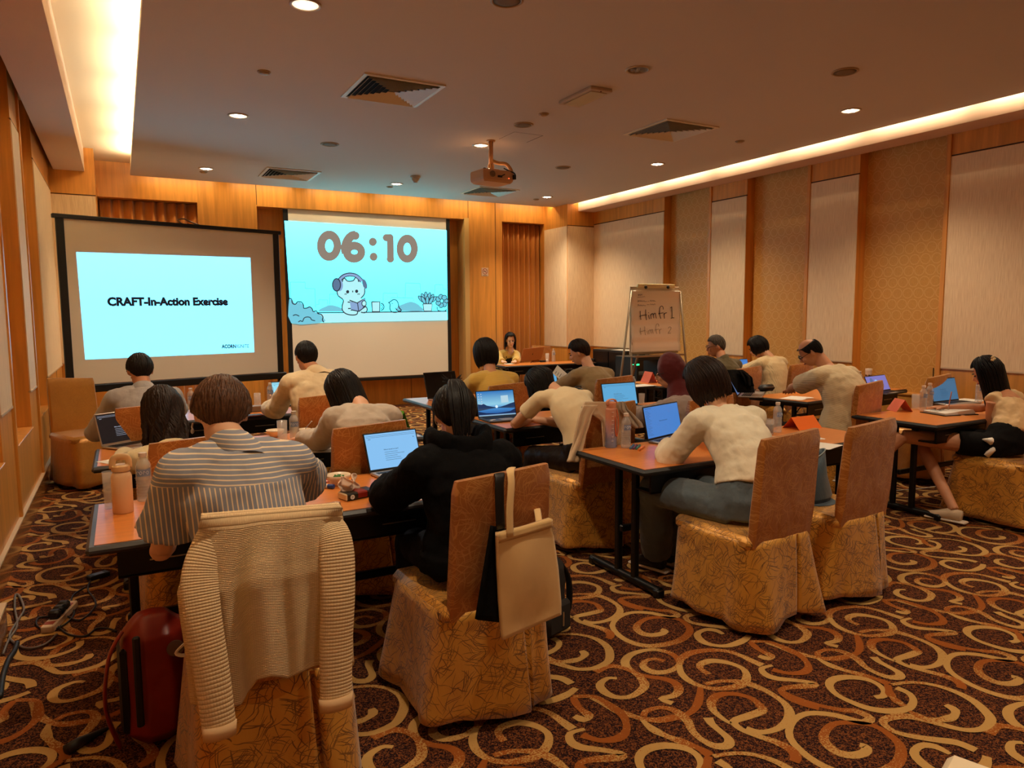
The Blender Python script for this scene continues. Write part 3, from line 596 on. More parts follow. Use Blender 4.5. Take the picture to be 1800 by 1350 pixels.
fill('cup', [(915, 812), (980, 812), (978, 890), (920, 890)], PALE, 1); stroke('cup_line', [(915, 812), (980, 812), (978, 890), (920, 890)], 6, LINE, True, 1); stroke('cup_line', oval(985, 852, 28, 28, a0=-1.5, a1=1.5, n=10), 6, LINE, sm=1); stroke('cup_line', oval(985, 852, 16, 16, a0=-1.5, a1=1.5, n=10), 4, LINE, sm=1)
stroke('bird_line', [(1048, 818), (1062, 812), (1085, 796), (1110, 800), (1125, 825), (1130, 855), (1150, 880), (1130, 888), (1100, 896), (1070, 888), (1058, 860), (1062, 832), (1048, 818)], 6, LINE); stroke('bird_line', [(1072, 826), (1085, 824)], 4, LINE, sm=1); stroke('bird_line', [(1100, 860), (1125, 885), (1145, 885)], 5, LINE)
for cx, cy, rot in ((1305, 790, -.7), (1323, 775, -.45), (1345, 765, -.1), (1368, 770, .3), (1390, 780, .5), (1408, 792, .8), (1325, 800, -.5), (1355, 800, 0), (1385, 802, .5)):
    fill('leaf', oval(cx, cy, 13, 32, 12, rot), CYF, 1); stroke('leaf_line', oval(cx, cy, 13, 32, 12, rot), 4.5, LINE, True, 1)
fill('pot', [(1320, 828), (1395, 828), (1388, 886), (1328, 886)], PALE, 1); stroke('pot_line', [(1320, 828), (1395, 828), (1388, 886), (1328, 886)], 5, LINE, True, 1)
for k in range(7):
    a = k*2*PI/7; cx, cy = 1470+31*math.cos(a), 806+34*math.sin(a)
    fill('petal', oval(cx, cy, 20, 20, 12), CYF, 1); stroke('petal_line', oval(cx, cy, 20, 20, 12), 4.5, LINE, True, 1)
stroke('pot_line', [(1432, 850), (1440, 880), (1490, 886), (1508, 870)], 5, LINE)
# ---- free-standing screen
A = Vector((-.55, 9.0, 0)); B = Vector((1.84, 9.68, 0)); ang = math.atan2(B.y-A.y, B.x-A.x); WS = (B-A).length
t2 = thing('portable_projection_screen', 'free-standing black-framed projection screen with a pale blue slide', 'screen', A, ang)
MB().box(.035, WS-.035, -.004, .004, .86, 2.63).build('screen_cloth', SCRM, t2)
for a, b in ((0, .075), (WS-.075, WS)): MB().box(a, b, -.02, .02, .0, 2.66, b=.004).build('side_post', BLACK, t2)
MB().box(-.03, WS+.03, -.03, .03, 2.63, 2.675, b=.006).build('top_bar', BLACK, t2)
MB().box(-.03, WS+.03, -.045, .045, .77, .855, b=.01).build('bottom_case', BLACK, t2)
MB().tube(smoothpath([(WS*.52, .0, 2.67), (WS*.50, .0, 2.71), (WS*.53, 0, 2.73), (WS*.56, 0, 2.70), (WS*.6, 0, 2.672)], 4), .009, 8).build('carrying_handle', mat('bronze', (150, 116, 80), .3, .8), t2)
for a in (.04, WS-.04): MB().box(a-.03, a+.03, -.35, .35, 0, .04, b=.01).build('foot', BLACK, t2)
nn = Vector((-math.sin(ang), math.cos(ang), 0))
def onscr(px, py, d=.006):
    r = Vector(ray(px, py)); tt = nn.dot(A-nn*d-Vector((0, 0, EYE)))/nn.dot(r); p = Vector((0, 0, EYE))+r*tt; q = p-A
    return Vector((q.x*math.cos(ang)+q.y*math.sin(ang), -d, p.z))
SL = m_slide('pale_blue_slide', [(0, (.05, .22, .33, 1)), (.5, (.05, .22, .33, 1)), (1, (.056, .2, .31, 1))], None, 8.0, 1.13, 2.32)
q = [onscr(*p) for p in ((134, 443), (440, 453), (447, 619), (150, 632))]
MB().loft([q, [v+Vector((0, .003, 0)) for v in q]]).build('projected_slide', SL, t2)
INK = flatmat('slide_ink', (24, 28, 44), .3); INK2 = flatmat('slide_ink_light', (60, 84, 110), .5)
def slidetext(body, p0, p1, hpx, m, bold):
    a, b = onscr(*p0), onscr(*p1); wanted = (b-a).length
    M = Matrix.Translation(a+Vector((0, -.003, 0))) @ Matrix.Rotation(math.atan2(b.z-a.z, b.x-a.x), 4, Vector((0, -1, 0))) @ Matrix.Rotation(PI/2, 4, 'X')
    o = text('slide_lettering', body, m, t2, hpx, M, 'LEFT', bold*1.45+.0004)
    wd = extent(o)
    if wd > 0: o.scale.x = wanted/wd
    return o
slidetext('CRAFT-In-Action Exercise', (189, 537), (401, 536), .125, INK, .0045)
slidetext('ACORN', (390, 612), (415, 611.5), .062, INK, .0016); slidetext('IGNITE', (415.5, 611.5), (437, 611), .062, INK2, 0)
# sign
t = thing('no_smoking_sign', 'small white no-smoking sign with red circle on the veneer pier', 'sign', (5.84, YF, 2.35))
MB().box(-.068, .068, -.008, 0, -.075, .075, b=.002).build('plate', mat('sign_plate', (222, 190, 160), .5), t)
RX = Matrix.Rotation(PI/2, 4, 'X'); RED = mat('sign_red', (176, 44, 24), .5)
n = 28; MB().add([(r*math.cos(2*PI*i/n), -.0095, .01+r*math.sin(2*PI*i/n)) for r in (.052, .043) for i in range(n)], [(i, (i+1) % n, n+(i+1) % n, n+i) for i in range(n)]).build('prohibition_ring', RED, t)
MB().box(-.045, .045, -.0098, -.009, -.004, .004, Matrix.Translation((0, 0, .01)) @ Matrix.Rotation(math.radians(45), 4, 'Y')).build('slash', RED, t)
MB().box(-.03, .02, -.0092, -.0088, .004, .014).tube([(.022, -.009, .014), (.03, -.009, .03), (.02, -.009, .04)], .002, 5).build('cigarette', BLACK, t)
text('sign_lettering', 'NO SMOKING', BLACK, t, .014, Matrix.Translation((0, -.009, -.064)) @ RX, 'CENTER', .0003)
# ================================================================= TABLES AND CHAIRS
def table(x, y, L, D, rz, label, top=LAM, edge=BLACK, apron=True, zt=.75):
    t = thing('training_table', label, 'table', (x, y, 0), math.radians(rz), 'folding training tables')
    MB().box(0, L, 0, D, zt-.036, zt-.002, b=.012).build('edge_band', edge, t)
    MB().box(.028, L-.028, .028, D-.028, zt-.004, zt).build('tabletop', top, t)
    if apron:
        MB().box(.1, L-.1, .06, .075, zt-.15, zt-.036).box(.1, L-.1, .06, .2, zt-.155, zt-.145).build('modesty_panel', BLKM, t)
        for k in range(4): MB().box(.3+k*(L-.6)/3-.09, .3+k*(L-.6)/3+.07, .055, .061, zt-.098, zt-.093).build('latch_rod', SILV, t)
    MB().box(.12, L-.12, D*.5-.015, D*.5+.015, .3, .34, b=.006).build('crossbar', BLKM, t)
    for xx in (.15, L-.15):
        MB().tube([(xx, .03, .035), (xx, D-.03, .035)], .026, 10).box(xx-.028, xx+.028, .02, .07, 0, .05, b=.008).box(xx-.028, xx+.028, D-.07, D-.02, 0, .05, b=.008).build('foot_bar', BLKM, t, 'auto')
        for yy in (D*.36, D*.58): MB().box(xx-.019, xx+.019, yy-.02, yy+.02, .03, zt-.04, b=.006).build('leg', BLKM, t)
        MB().box(xx-.025, xx+.025, .08, D-.08, zt-.07, zt-.036).build('leg_bracket', BLKM, t)
        s = 1 if xx < L/2 else -1
        MB().tube(smoothpath([(xx, D*.36, zt-.22), (xx+s*.02, D*.36, zt-.16), (xx+s*.09, D*.36, zt-.1), (xx+s*.2, D*.36, zt-.075)], 3), .006, 6).build('folding_brace', SILV, t, True)
    return t
table(-.16, 3.0, 2.01, .72, 0, 'training table nearest the left wall, holding the cream flask and tissue pack', edge=DARKG)
table(2.43, 2.99, 2.1, .72, 0, 'training table with the pink bottle, markers and orange tent card')
table(5.26, 3.1, 2.0, .72, 0, 'training table at far right with the pink tent card and open folder')
table(-.19, 4.62, 2.02, .66, 0, 'second-row left training table, under the dark laptop and teacup', edge=DARKG)
table(2.45, 4.62, 2.05, .72, 0, 'second-row middle training table, under the lake wallpaper laptop')
table(5.62, 4.53, 1.9, .66, 7, 'second-row right training table, under the black case and silver laptop')
table(-.2, 6.32, 2.03, .76, 0, 'front-row left training table, beside the man in the cream shirt', edge=DARKG)
table(2.46, 6.08, 2.05, .78, 0, 'front-row middle training table, under the dark-screened laptop', edge=DARKG)
table(5.42, 6.4, 2.0, .66, 3, 'front-row right training table with the two salmon pink tent cards')
table(5.41, 10.2, 2.0, .6, -2, 'presenter table at the front of the room by the curtain')
def fabric_coords(o, fn):
    a = o.data.attributes.new('fab', 'FLOAT_VECTOR', 'POINT'); n = len(o.data.vertices)
    a.data.foreach_set('vector', [q for i in range(n) for q in fn(i, o.data.vertices[i].co)])
def chair(x, y, rz, label, fab='two', w=.43):
    """x, y: middle of the seat; the sitter faces local +Y"""
    t = thing('banquet_chair', label, 'chair', (x, y, 0), math.radians(rz), 'banquet chairs in brocade covers')
    bm_, sk = (BACKM, SKIRT) if fab == 'two' else (PLAIN, PLAIN)
    h = w/2
    def back():
        rings = []
        for i in range(13):
            z = .455+.545*i/12; q = i/12; yy = -.245-.045*q; ww = h*(1.02-.05*q); th = (.02+.011*min(1, q*4))-.006*q
            if i == 12: th *= .55; ww -= .006
            arc = [(-ww, yy-th*.6), (-ww*.96, yy-th), (-ww*.5, yy-th-.006), (0, yy-th-.009), (ww*.5, yy-th-.006), (ww*.96, yy-th), (ww, yy-th*.6), (ww, yy+th*.6), (ww*.95, yy+th), (0, yy+th-.004), (-ww*.95, yy+th), (-ww, yy+th*.6)]
            rings.append([Vector((a, b, z+.012*a/h)) for a, b in arc])
        return MB().loft(rings)
    fabric_coords(back().build('backrest', bm_, t, 'auto'), lambda i, c: (c.x+x, c.z+y, 0))
    fabric_coords(MB().box(-h-.026, h+.026, -.262, .27, .425, .497, b=.024).build('seat', sk, t, 'auto'), lambda i, c: (c.x+y, c.y+c.z*.7+x, 0))
    random.seed(int(x*91+y*37)); ph = random.uniform(0, 6)
    # skirt: columns round the seat, with a kick pleat behind
    cols = []
    def sq(a):
        c, s = math.cos(a), math.sin(a); e = .34
        return (math.copysign(abs(c)**e, c), math.copysign(abs(s)**e, s))
    N = 92; angs = [2*PI*i/N for i in range(N)]
    slit = .085
    pts = [sq(a) for a in angs]
    # dense columns for the pleat on the rear edge
    out = []
    for (cx_, cy_) in pts:
        if cy_ < -.95 and abs(cx_*h-slit) < .03: continue
        out.append((cx_, cy_, 0, math.atan2(cy_, cx_)))
    ins = [(slit-.018, 0), (slit-.009, .0), (slit-.006, .055), (slit+.006, .055), (slit+.009, 0), (slit+.018, 0)]
    k = max(i for i, q in enumerate(out) if q[1] < -.9 and q[0]*h < slit)
    out[k+1:k+1] = [(xx/h, -1, d, math.atan2(-1, xx/h)) for xx, d in ins]
    R = 11; n = len(out); vs = []
    for r in range(R+1):
        v = r/R; z = .475-.43*v
        for (a, b, d, an) in out:
            fl = .031+.04*v+.026*v*math.sin(an*5+ph)+.016*v*v*math.sin(an*11+ph*2)
            front = .03*v if b > .5 else 0
            xx, yy = a*(h+fl), b*(.245+fl+front)
            if d: yy = b*(.245+fl)+d*min(1, v*6)
            vs.append((xx, yy, z+(.014*math.sin(an*3+ph) if r == R else 0)))
    fs = [(r*n+j, r*n+(j+1) % n, (r+1)*n+(j+1) % n, (r+1)*n+j) for r in range(R) for j in range(n)]
    arc = [0.0]
    for j in range(1, n): arc.append(arc[-1]+math.hypot((out[j][0]-out[j-1][0])*h, (out[j][1]-out[j-1][1])*.25)*1.2)
    o = MB().add(vs, fs).build('skirt', sk, t, True); fabric_coords(o, lambda i, c: (arc[i % n]+x, c.z+y, 0)); s = o.modifiers.new('s', 'SOLIDIFY'); s.thickness = .004; s.offset = -1
    for sx in (-1, 1):
        for sy in (-1, 1): MB().tube([(sx*.195, sy*.2, 0), (sx*.195, sy*.2, .43)], .012, 8).build('leg', SILV, t, True)
    return t
chair(.38, 2.50, 0, 'brocade chair nearest the camera, draped with the cream knit cardigan', w=.42)
chair(1.23, 2.66, 3, 'brocade chair with a cream tote bag hung on its back')
chair(2.86, 2.70, 2, 'brocade chair of the woman in the white sweater and jeans')
chair(3.53, 2.73, 3, 'empty brocade chair with a dark blue handbag on its seat')
chair(5.9, 2.93, 0, 'brocade chair at far right under the woman with the hair clip', w=.5)
chair(.29, 4.10, 0, 'brocade chair behind the woman with long wavy brown hair')
chair(1.17, 4.08, 0, 'brocade chair behind the woman with long black hair, left of a laptop')
chair(2.8, 4.10, 2, 'brocade chair with a cream coat hanging over its back')
chair(3.62, 4.02, 0, 'brocade chair of the woman in the maroon headscarf')
chair(5.44, 4.1, 8, 'brocade chair behind the balding man in the cream ribbed shirt')
chair(6.6, 4.2, 6, 'empty chair whose corner shows behind the rightmost laptop', 'plain')
chair(.14, 5.68, 0, 'chair under the man in the grey shirt and glasses')
chair(1.33, 5.66, 0, 'chair of the man in the cream collared shirt')
chair(2.9, 5.66, 0, 'chair of the woman in the yellow knit cardigan, front row')
chair(4.02, 5.68, 0, 'brocade chair behind the man in the olive-grey jacket')
chair(5.92, 5.86, 6, 'chair with a black jacket over its back, front row right')
chair(6.85, 5.94, 5, 'chair behind the woman in the white ribbed top, front row right')
chair(5.78, 11.12, 180, 'chair of the presenter at the front')
chair(6.84, 11.12, 184, 'empty patterned chair beside the presenter, facing the room')
chair(-.34, 7.92, 205, 'empty amber satin chair against the left wall by the screen', 'plain')
# ================================================================= PEOPLE
def head_frame(yaw, pitch, roll=0):
    M = Matrix.Rotation(math.radians(yaw), 3, 'Z') @ Matrix.Rotation(math.radians(-pitch), 3, 'X') @ Matrix.Rotation(math.radians(roll), 3, 'Y')
    return M                                        # columns: right, face, up
def elbow(Sh, W, hint, a=.29, b=.255):
    d = W-Sh; L = min(d.length, (a+b)*.985); d.normalize(); x = (a*a-b*b+L*L)/(2*L); h = math.sqrt(max(a*a-x*x, 0))
    n = hint-d*hint.dot(d); n = n.normalized() if n.length > 1e-5 else Vector((0, 0, -1)); return Sh+d*x+n*h, Sh+d*L
def hand(mb, W, d, side, s=1.0, curl=.35):
    d = d.copy(); d.z = min(max(d.z, -.3), .05); d.normalize(); up = Vector((0, 0, 1)); lat = d.cross(up).normalized(); up = lat.cross(d).normalized(); inn = lat*(-side)
    P0 = W; P1 = W+d*.085*s
    mb.tube([P0-d*.01, P0+d*.03, P1, P1+d*.008], [(.026*s, .018*s), (.034*s, .017*s), (.041*s, .014*s), (.036*s, .010*s)], 12, lat=lat)
    for k, (o, ln) in enumerate(((.033, .070), (.0115, .080), (-.0115, .074), (-.033, .058))):
        b = P1+inn*o*s-d*.012*s; dd = (d+inn*o*2.2).normalized(); c = curl*(1+.12*k)
        q1 = b+dd*ln*.48*s; q2 = q1+(dd*math.cos(c)-up*math.sin(c))*ln*.32*s; q3 = q2+(dd*math.cos(c*2)-up*math.sin(c*2))*ln*.26*s
        mb.tube([b, q1, q2, q3], [.0092*s, .0086*s, .008*s, .0062*s], 8)
    tb = W+d*.022*s+inn*.022*s; t1 = tb+(inn*.75+d*.6-up*.2).normalized()*.035*s; t2 = t1+(inn*.25+d-up*.25).normalized()*.033*s
    mb.tube([tb, t1, t2], [.0125*s, .0105*s, .008*s], 8)
def remesh(o, vox, smooth=2, disp=None, sm2=0):
    m = o.modifiers.new('r', 'REMESH'); m.mode = 'VOXEL'; m.voxel_size = vox; m.use_smooth_shade = True
    if smooth: k = o.modifiers.new('s', 'SMOOTH'); k.factor = .5; k.iterations = smooth
    for i, (sc, st) in enumerate(disp or []):
        tx = bpy.data.textures.get('fold%g' % sc) or bpy.data.textures.new('fold%g' % sc, 'CLOUDS'); tx.noise_scale = sc; tx.noise_depth = 2
        k = o.modifiers.new('d', 'DISPLACE'); k.texture = tx; k.strength = st; k.mid_level = .5; k.texture_coords = 'LOCAL'
    return o
def sph(M, Hc, x, y, z): return Hc+M @ Vector((x, y, z))
def hair_obj(parent, o, Hc, M, style, m, p):
    R = (.074, .094, .111); cen = Hc+M @ Vector((0, -.012, .012)); off = p.get('off', .016); L = p.get('len', 0); g = p.get('g', Vector((0, 0, -1))); rnd = random.Random(p.get('seed', 1))
    mb = MB(); back_len = p.get('phi', 2.45); side_phi = p.get('side', 1.72); front = p.get('front', 1.0); wave = p.get('wave', 0); inward = p.get('in', 0); A0 = p.get('cover', 2.0); messy = p.get('messy', 0)
    glocal = (M.transposed() @ g)
    def pmax(a):
        a = abs(a)
        if a < 1.75: t = (a/1.75)**1.6; return back_len+(side_phi-back_len)*t*t*(3-2*t)
        t = min(1, (a-1.75)/.7); return side_phi+(front-side_phi)*t*t*(3-2*t)
    def P(a, t, e=0):
        """a azimuth from the back, t 0..1 root to tip"""
        hang = L*(p['prof'](a) if 'prof' in p else 1) if abs(a) < A0 else 0
        if hang > 0: pm = min(pmax(a), 1.62)
        else: pm = pmax(a)
        arc = pm*.105; tot = arc+hang; s = t*tot
        p0 = p.get('bald', 0); ph = pm if s >= arc else p0+(pm-p0)*s/max(arc, 1e-6)
        tp_ = 1 if hang > 0 or ph < 1.3 else max(.0, 1-(ph-1.3)*.8); off_ = off*tp_; e = e*tp_
        q = Vector(((R[0]+off_+e)*math.sin(ph)*math.sin(a), -(R[1]+off_+e)*math.sin(ph)*math.cos(a), (R[2]+off_*.8+e)*math.cos(ph)))
        if s > arc and hang > 0:
            h = s-arc; gw = .75 if 'g' in p else .1+.65*min(1, abs(a)/1.6)**2; d = glocal*gw+Vector((0, 0, -1))*(1-gw); q = q+d*h
            rad = Vector((math.sin(a), -math.cos(a), 0)); q -= rad*(inward*(h/max(hang, 1e-6))**2)
            if wave: q += rad*wave*math.sin(h*38+a*7)*min(1, h*8)+Vector((math.cos(a), math.sin(a), 0))*wave*math.sin(h*30+a*11)*min(1, h*8)
        return cen+M @ q-o
    NU, NV = 44, 14
    mb.grid(lambda u, v: P(-PI+2*PI*u, max(v, .02)*.97), NU, NV)
    base = mb.build('hair_base', m, parent, smooth=True); sl = base.modifiers.new('s', 'SOLIDIFY'); sl.thickness = .008; sl.offset = -1
    lk = MB()
    N = p.get('n', 260)
    for k in range(N):
        a = rnd.uniform(-PI, PI)
        if rnd.random() < .5: a = rnd.gauss(0, 1.1)
        e = rnd.uniform(.000, .006); t0 = rnd.uniform(.03, .35); t1 = min(1.0+.06*rnd.random()+p.get('rag', .03)*rnd.random(), 1.12)
        sw = rnd.uniform(-.25, .25)*(1+messy*2); sg = rnd.choice((-1, 1))*messy*.45; mz = messy*rnd.uniform(0, .022)
        pts = []; n = 7 if not L else 11
        for i in range(n):
            t = t0+(t1-t0)*i/(n-1); aa = a+sw*(t-t0)*.6+sg*t; pts.append(P(max(-PI, min(PI, aa)), t, e*(1 if i < n-1 else .6)+mz*(i/(n-1))**2))
        r0 = rnd.uniform(.005, .009) if not p.get('fine') else rnd.uniform(.003, .0055)
        lk.tube(pts, [(r0*q, r0*.5*q) for q in ([.5]+[1]*(n-3)+[.7, .2])], 5, cap=False)
    lk.build('hair_locks', m, base, smooth=True, fix=False)
    return base
def glasses(parent, o, Hc, M):
    mb = MB()
    for s in (-1, 1):
        c = sph(M, Hc, s*.034, .098, .012)-o; X, U = M @ Vector((1, 0, 0)), M @ Vector((0, 0, 1))
        mb.tube([c+X*(.025*math.cos(k*PI/6))+U*(.018*math.sin(k*PI/6)) for k in range(13)], .002, 5, cap=False)
        mb.tube([sph(M, Hc, s*.06, .096, .016)-o, sph(M, Hc, s*.082, .04, .016)-o, sph(M, Hc, s*.084, -.02, .01)-o], .002, 5)
    mb.tube([sph(M, Hc, -.01, .1, .014)-o, sph(M, Hc, .01, .1, .014)-o], .002, 5)
    return mb.build('glasses', BLACK, parent, True)
SHOE = mat('shoe_black', (24, 22, 24), .5); SOLE = mat('shoe_sole', (214, 196, 176), .6); SHOEC = mat('shoe_cream', (206, 178, 146), .6)
def person(label, seat, neck, head, face=(0, 30), lat=0, shw=.185, hands=None, hints=None, hair=None, top=None, bottom=None, skin=SKIN, fwd=0, vox=.009, knees=None, feet=None, scale=1.0, shoe=SHOE, glass=False, pelvis=None, bulge=.05, feet_z=.0, elb=(None, None), bare_legs=False):
    o = Vector((seat[0], seat[1], 0)); t = thing('person', label, 'person', o, 0)
    F = Vector((-math.sin(math.radians(fwd)), math.cos(math.radians(fwd)), 0)); Lt = Vector((math.cos(math.radians(lat)), math.sin(math.radians(lat)), 0)); s = scale
    Pv = Vector(pelvis) if pelvis else Vector((seat[0], seat[1], .59))-F*.05
    N = Vector(neck); Hc = Vector(head); M = head_frame(*face)
    sp = (N-Pv); back = -(F-sp.normalized()*F.dot(sp.normalized()))
    def spine(q): return Pv+sp*q+back*(bulge*math.sin(PI*min(1, q*1.0)))
    def torso(mb, e, q0=0., q1=1.0, top_r=.058):
        st = [(0, .168, .125), (.15, .16, .125), (.35, .145, .112), (.58, .158, .112), (.72, .16, .108), (.83, .13, .09), (.93, .085, .07), (1, top_r, .056)]
        pts = []; rr = []
        for q, a, b in st:
            if q < q0-.001 or q > q1+.001: continue
            pts.append(spine(q)-o); rr.append(((a*shw/.185+e)*s, (b+e)*s))
        mb.tube(pts, rr, 22, lat=Lt)
    upn = (spine(1)-spine(.8)).normalized()
    Sh = [N-Lt*shw*.98-upn*.082*s, N+Lt*shw*.98-upn*.082*s]
    H = hands or [Pv+F*.55-Lt*.15+Vector((0, 0, .2)), Pv+F*.55+Lt*.15+Vector((0, 0, .2))]
    arms = []
    for i in (0, 1):
        sd = (-1, 1)[i]; hint = (hints[i] if hints else Vector((0, 0, -1))+Lt*sd*.6)
        if elb[i] is not None:
            E = Vector(elb[i]); W = Vector(H[i]); E = Sh[i]+(E-Sh[i]).normalized()*min((E-Sh[i]).length, .34*s); W = E+(W-E).normalized()*min((W-E).length, .27*s)
        else: E, W = elbow(Sh[i], Vector(H[i]), Vector(hint), .29*s, .255*s)
        arms.append((Sh[i], E, W))
    hips = [Pv-Lt*.085*s-Vector((0, 0, .02)), Pv+Lt*.085*s-Vector((0, 0, .02))]
    kn = [Vector(k) for k in knees] if knees else [hips[0]+F*.43*s-Lt*.03+Vector((0, 0, -.03)), hips[1]+F*.43*s+Lt*.03+Vector((0, 0, -.03))]
    ft = [Vector(k) for k in feet] if feet else [Vector((k.x, k.y, .09))+F*.02 for k in kn]
    mb = MB(); torso(mb, 0)
    nb = sph(M, Hc, 0, -.03, -.07)
    mb.tube([N-upn*.05-o, N+upn*.01-o, nb-o, nb+(nb-N)*.2-o], [.062*s, .056*s, .053*s, .05*s], 14)
    M3 = M
    mb.ell(Hc+M @ Vector((0, -.012, .015))-o, (.072, .092, .105), M3, 20, 14); mb.ell(Hc+M @ Vector((0, .028, -.052))-o, (.056, .062, .062), M3, 16, 10)
    mb.tube([sph(M, Hc, 0, .086, .018)-o, sph(M, Hc, 0, .106, -.012)-o, sph(M, Hc, 0, .09, -.03)-o], [.008, .014, .012], 8)
    mb.ell(sph(M, Hc, 0, .088, -.055)-o, (.022, .009, .009), M3, 10, 6)
    for sd in (-1, 1):
        mb.ell(sph(M, Hc, sd*.079, -.008, -.004)-o, (.010, .019, .032), M3, 10, 8); mb.ell(sph(M, Hc, sd*.033, .078, -.022)-o, (.022, .014, .02), M3, 10, 6)
    for q in Sh: mb.tube([N-upn*.025-o, N.lerp(q, .5)-upn*.006-o, q-o], [.044*s, .042*s, .042*s], 12)
    for i, (A, E, W) in enumerate(arms):
        mb.tube([A-o, A.lerp(E, .3)-o, A.lerp(E, .75)-o, E-o], [.047*s, .045*s, .038*s, .035*s], 14)
        mb.tube([E-(W-E).normalized()*.012-o, E.lerp(W, .25)-o, E.lerp(W, .7)-o, W-o], [.036*s, .040*s, .031*s, .025*s], 14)
        hand(mb, W-o, (W-E), (-1, 1)[i], s)
    for i in (0, 1):
        mb.tube([hips[i]-o, hips[i].lerp(kn[i], .5)-o, kn[i]-o], [.09*s, .075*s, .055*s], 14); mb.tube([kn[i]-o, kn[i].lerp(ft[i], .35)-o, ft[i]-o], [.054*s, .052*s, .036*s], 12)
    remesh(mb.build('body', skin, t), vox, 2)
    # face details
    for sd in (-1, 1):
        MB().ell(sph(M, Hc, sd*.031, .083, .012)-o, (.014, .008, .006), M3, 10, 6).build('eye', BLACK, t, True)
        MB().tube([sph(M, Hc, sd*.014, .092, .03)-o, sph(M, Hc, sd*.032, .091, .036)-o, sph(M, Hc, sd*.05, .08, .029)-o], .0028, 5).build('eyebrow', m_hair('hair_black', (22, 17, 16)), t, True)
    MB().tube([sph(M, Hc, -.022, .089, -.054)-o, sph(M, Hc, 0, .098, -.052)-o, sph(M, Hc, .022, .089, -.054)-o], [.002, .006, .002], 8).build('lips', mat('lips', (164, 84, 72), .5), t, True)
    # shirt
    tp = dict(sleeve='short', e=.016, m=cloth('white_shirt', (226, 206, 172)), hem=0.0, st=.02); tp.update(top or {})
    mb = MB(); e = tp['e']; torso(mb, e, tp['hem'], .96 if tp['sleeve'] != 'none' else .78)
    if tp.get('tail'): mb.tube([Pv-o+Vector((0, 0, .03)), Pv-o-Vector((0, 0, .04))], [((.172+e+.01)*s, (.13+e+.01)*s)]*2, 20, lat=Lt)
    for i in (0, 1): sd = (-1, 1)[i]; mb.tube([N-upn*.03+Lt*sd*.03-o, N.lerp(Sh[i], .5)-upn*.004-o, Sh[i]-o], [(.046+e*.3)*s, (.046+e*.6)*s, (.044+e*.8)*s], 14)
    if tp['sleeve'] != 'none':
        for q in Sh: mb.ell(q-o, ((.052+e*.8)*s,)*3, nu=14, nv=10)
    if tp['sleeve'] != 'none': mb.tube([Sh[0]-o, (Sh[0]+Sh[1])*.5-o, Sh[1]-o], [(.05+e)*s, (.056+e)*s, (.05+e)*s], 14)
    for i, (A, E, W) in enumerate(arms):
        r = lambda q: (q+e)*s
        if tp['sleeve'] == 'short': mb.tube([A-o, A.lerp(E, .35)-o, A.lerp(E, tp.get('slen', .78))-o], [r(.046), r(.049), r(.05+tp.get('flare', .0))], 16)
        elif tp['sleeve'] == 'long':
            mb.tube([A-o, A.lerp(E, .35)-o, A.lerp(E, .8)-o, E-o], [r(.046), r(.045), r(.042), r(.04)], 16)
            mb.tube([E-(W-E).normalized()*.015-o, E.lerp(W, .3)-o, E.lerp(W, .75)-o, E.lerp(W, .93)-o], [r(.043), r(.046), r(.036), r(.028)], 16)
            mb.ell(E-o, (r(.043),)*3, nu=14, nv=10)
        else: mb.tube([N-upn*.02+Lt*(-1, 1)[i]*.05-o, A-Lt*(-1, 1)[i]*.02-o], [.05*s, .048*s], 12)
    sh = remesh(mb.build(tp.get('name', 'shirt'), tp['m'], t), .010, 3, [(.075, tp['st']*.75), (.25, tp['st']*1.0)])
    if tp.get('collar'):
        nd = (nb-N).normalized(); c0 = N-o-nd*.012; X = Lt; Yv = nd.cross(X).normalized(); ring = []
        n = 26
        for i in range(n): a = 2*PI*i/n; ring.append((X*math.cos(a)*.072+Yv*math.sin(a)*.075)*s)
        mb = MB(); mb.loft([[c0+q*1.06-nd*.075 for q in ring], [c0+q*1.13-nd*.02 for q in ring], [c0+q*.98+nd*.03 for q in ring], [c0+q*.92+nd*.034 for q in ring], [c0+q*1.0-nd*.01 for q in ring]], cap=False)
        mb.build('collar', tp['collar'] if not isinstance(tp['collar'], bool) else tp['m'], sh, True)
    # legs
    bt = dict(m=cloth('dark_trousers', (40, 34, 32)), kind='trousers', e=.012); bt.update(bottom or {}); e = bt['e']
    mb = MB(); mb.tube([Pv-Vector((0, 0, .07))-o, Pv-o, spine(.12)-o, spine(.2)-o], [((.15+e)*s, (.12+e)*s), ((.172+e)*s, (.13+e)*s), ((.165+e)*s, (.13+e)*s), ((.158+e)*s, (.122+e)*s)], 20, lat=Lt)
    if bt['kind'] == 'skirt':
        for i in (0, 1): mb.tube([hips[i]-o, hips[i].lerp(kn[i], .42)-o], [(.095+e)*s, (.085+e)*s], 16)
    else:
        for i in (0, 1):
            w2 = bt.get('wide', 0)
            mb.tube([hips[i]-o, hips[i].lerp(kn[i], .5)-o, kn[i]-o], [(.092+e)*s, (.08+e+w2*.3)*s, (.06+e+w2*.5)*s], 16); mb.ell(kn[i]-o, ((.06+e+w2*.5)*s,)*3, nu=14, nv=10)
            mb.tube([kn[i]-o, kn[i].lerp(ft[i], .5)-o, kn[i].lerp(ft[i], .93)-o], [(.06+e+w2*.5)*s, (.055+e+w2)*s, (.048+e+w2)*s], 16)
    remesh(mb.build('trousers' if bt['kind'] != 'skirt' else 'shorts', bt['m'], t), .012, 3, [(.08, .014)])
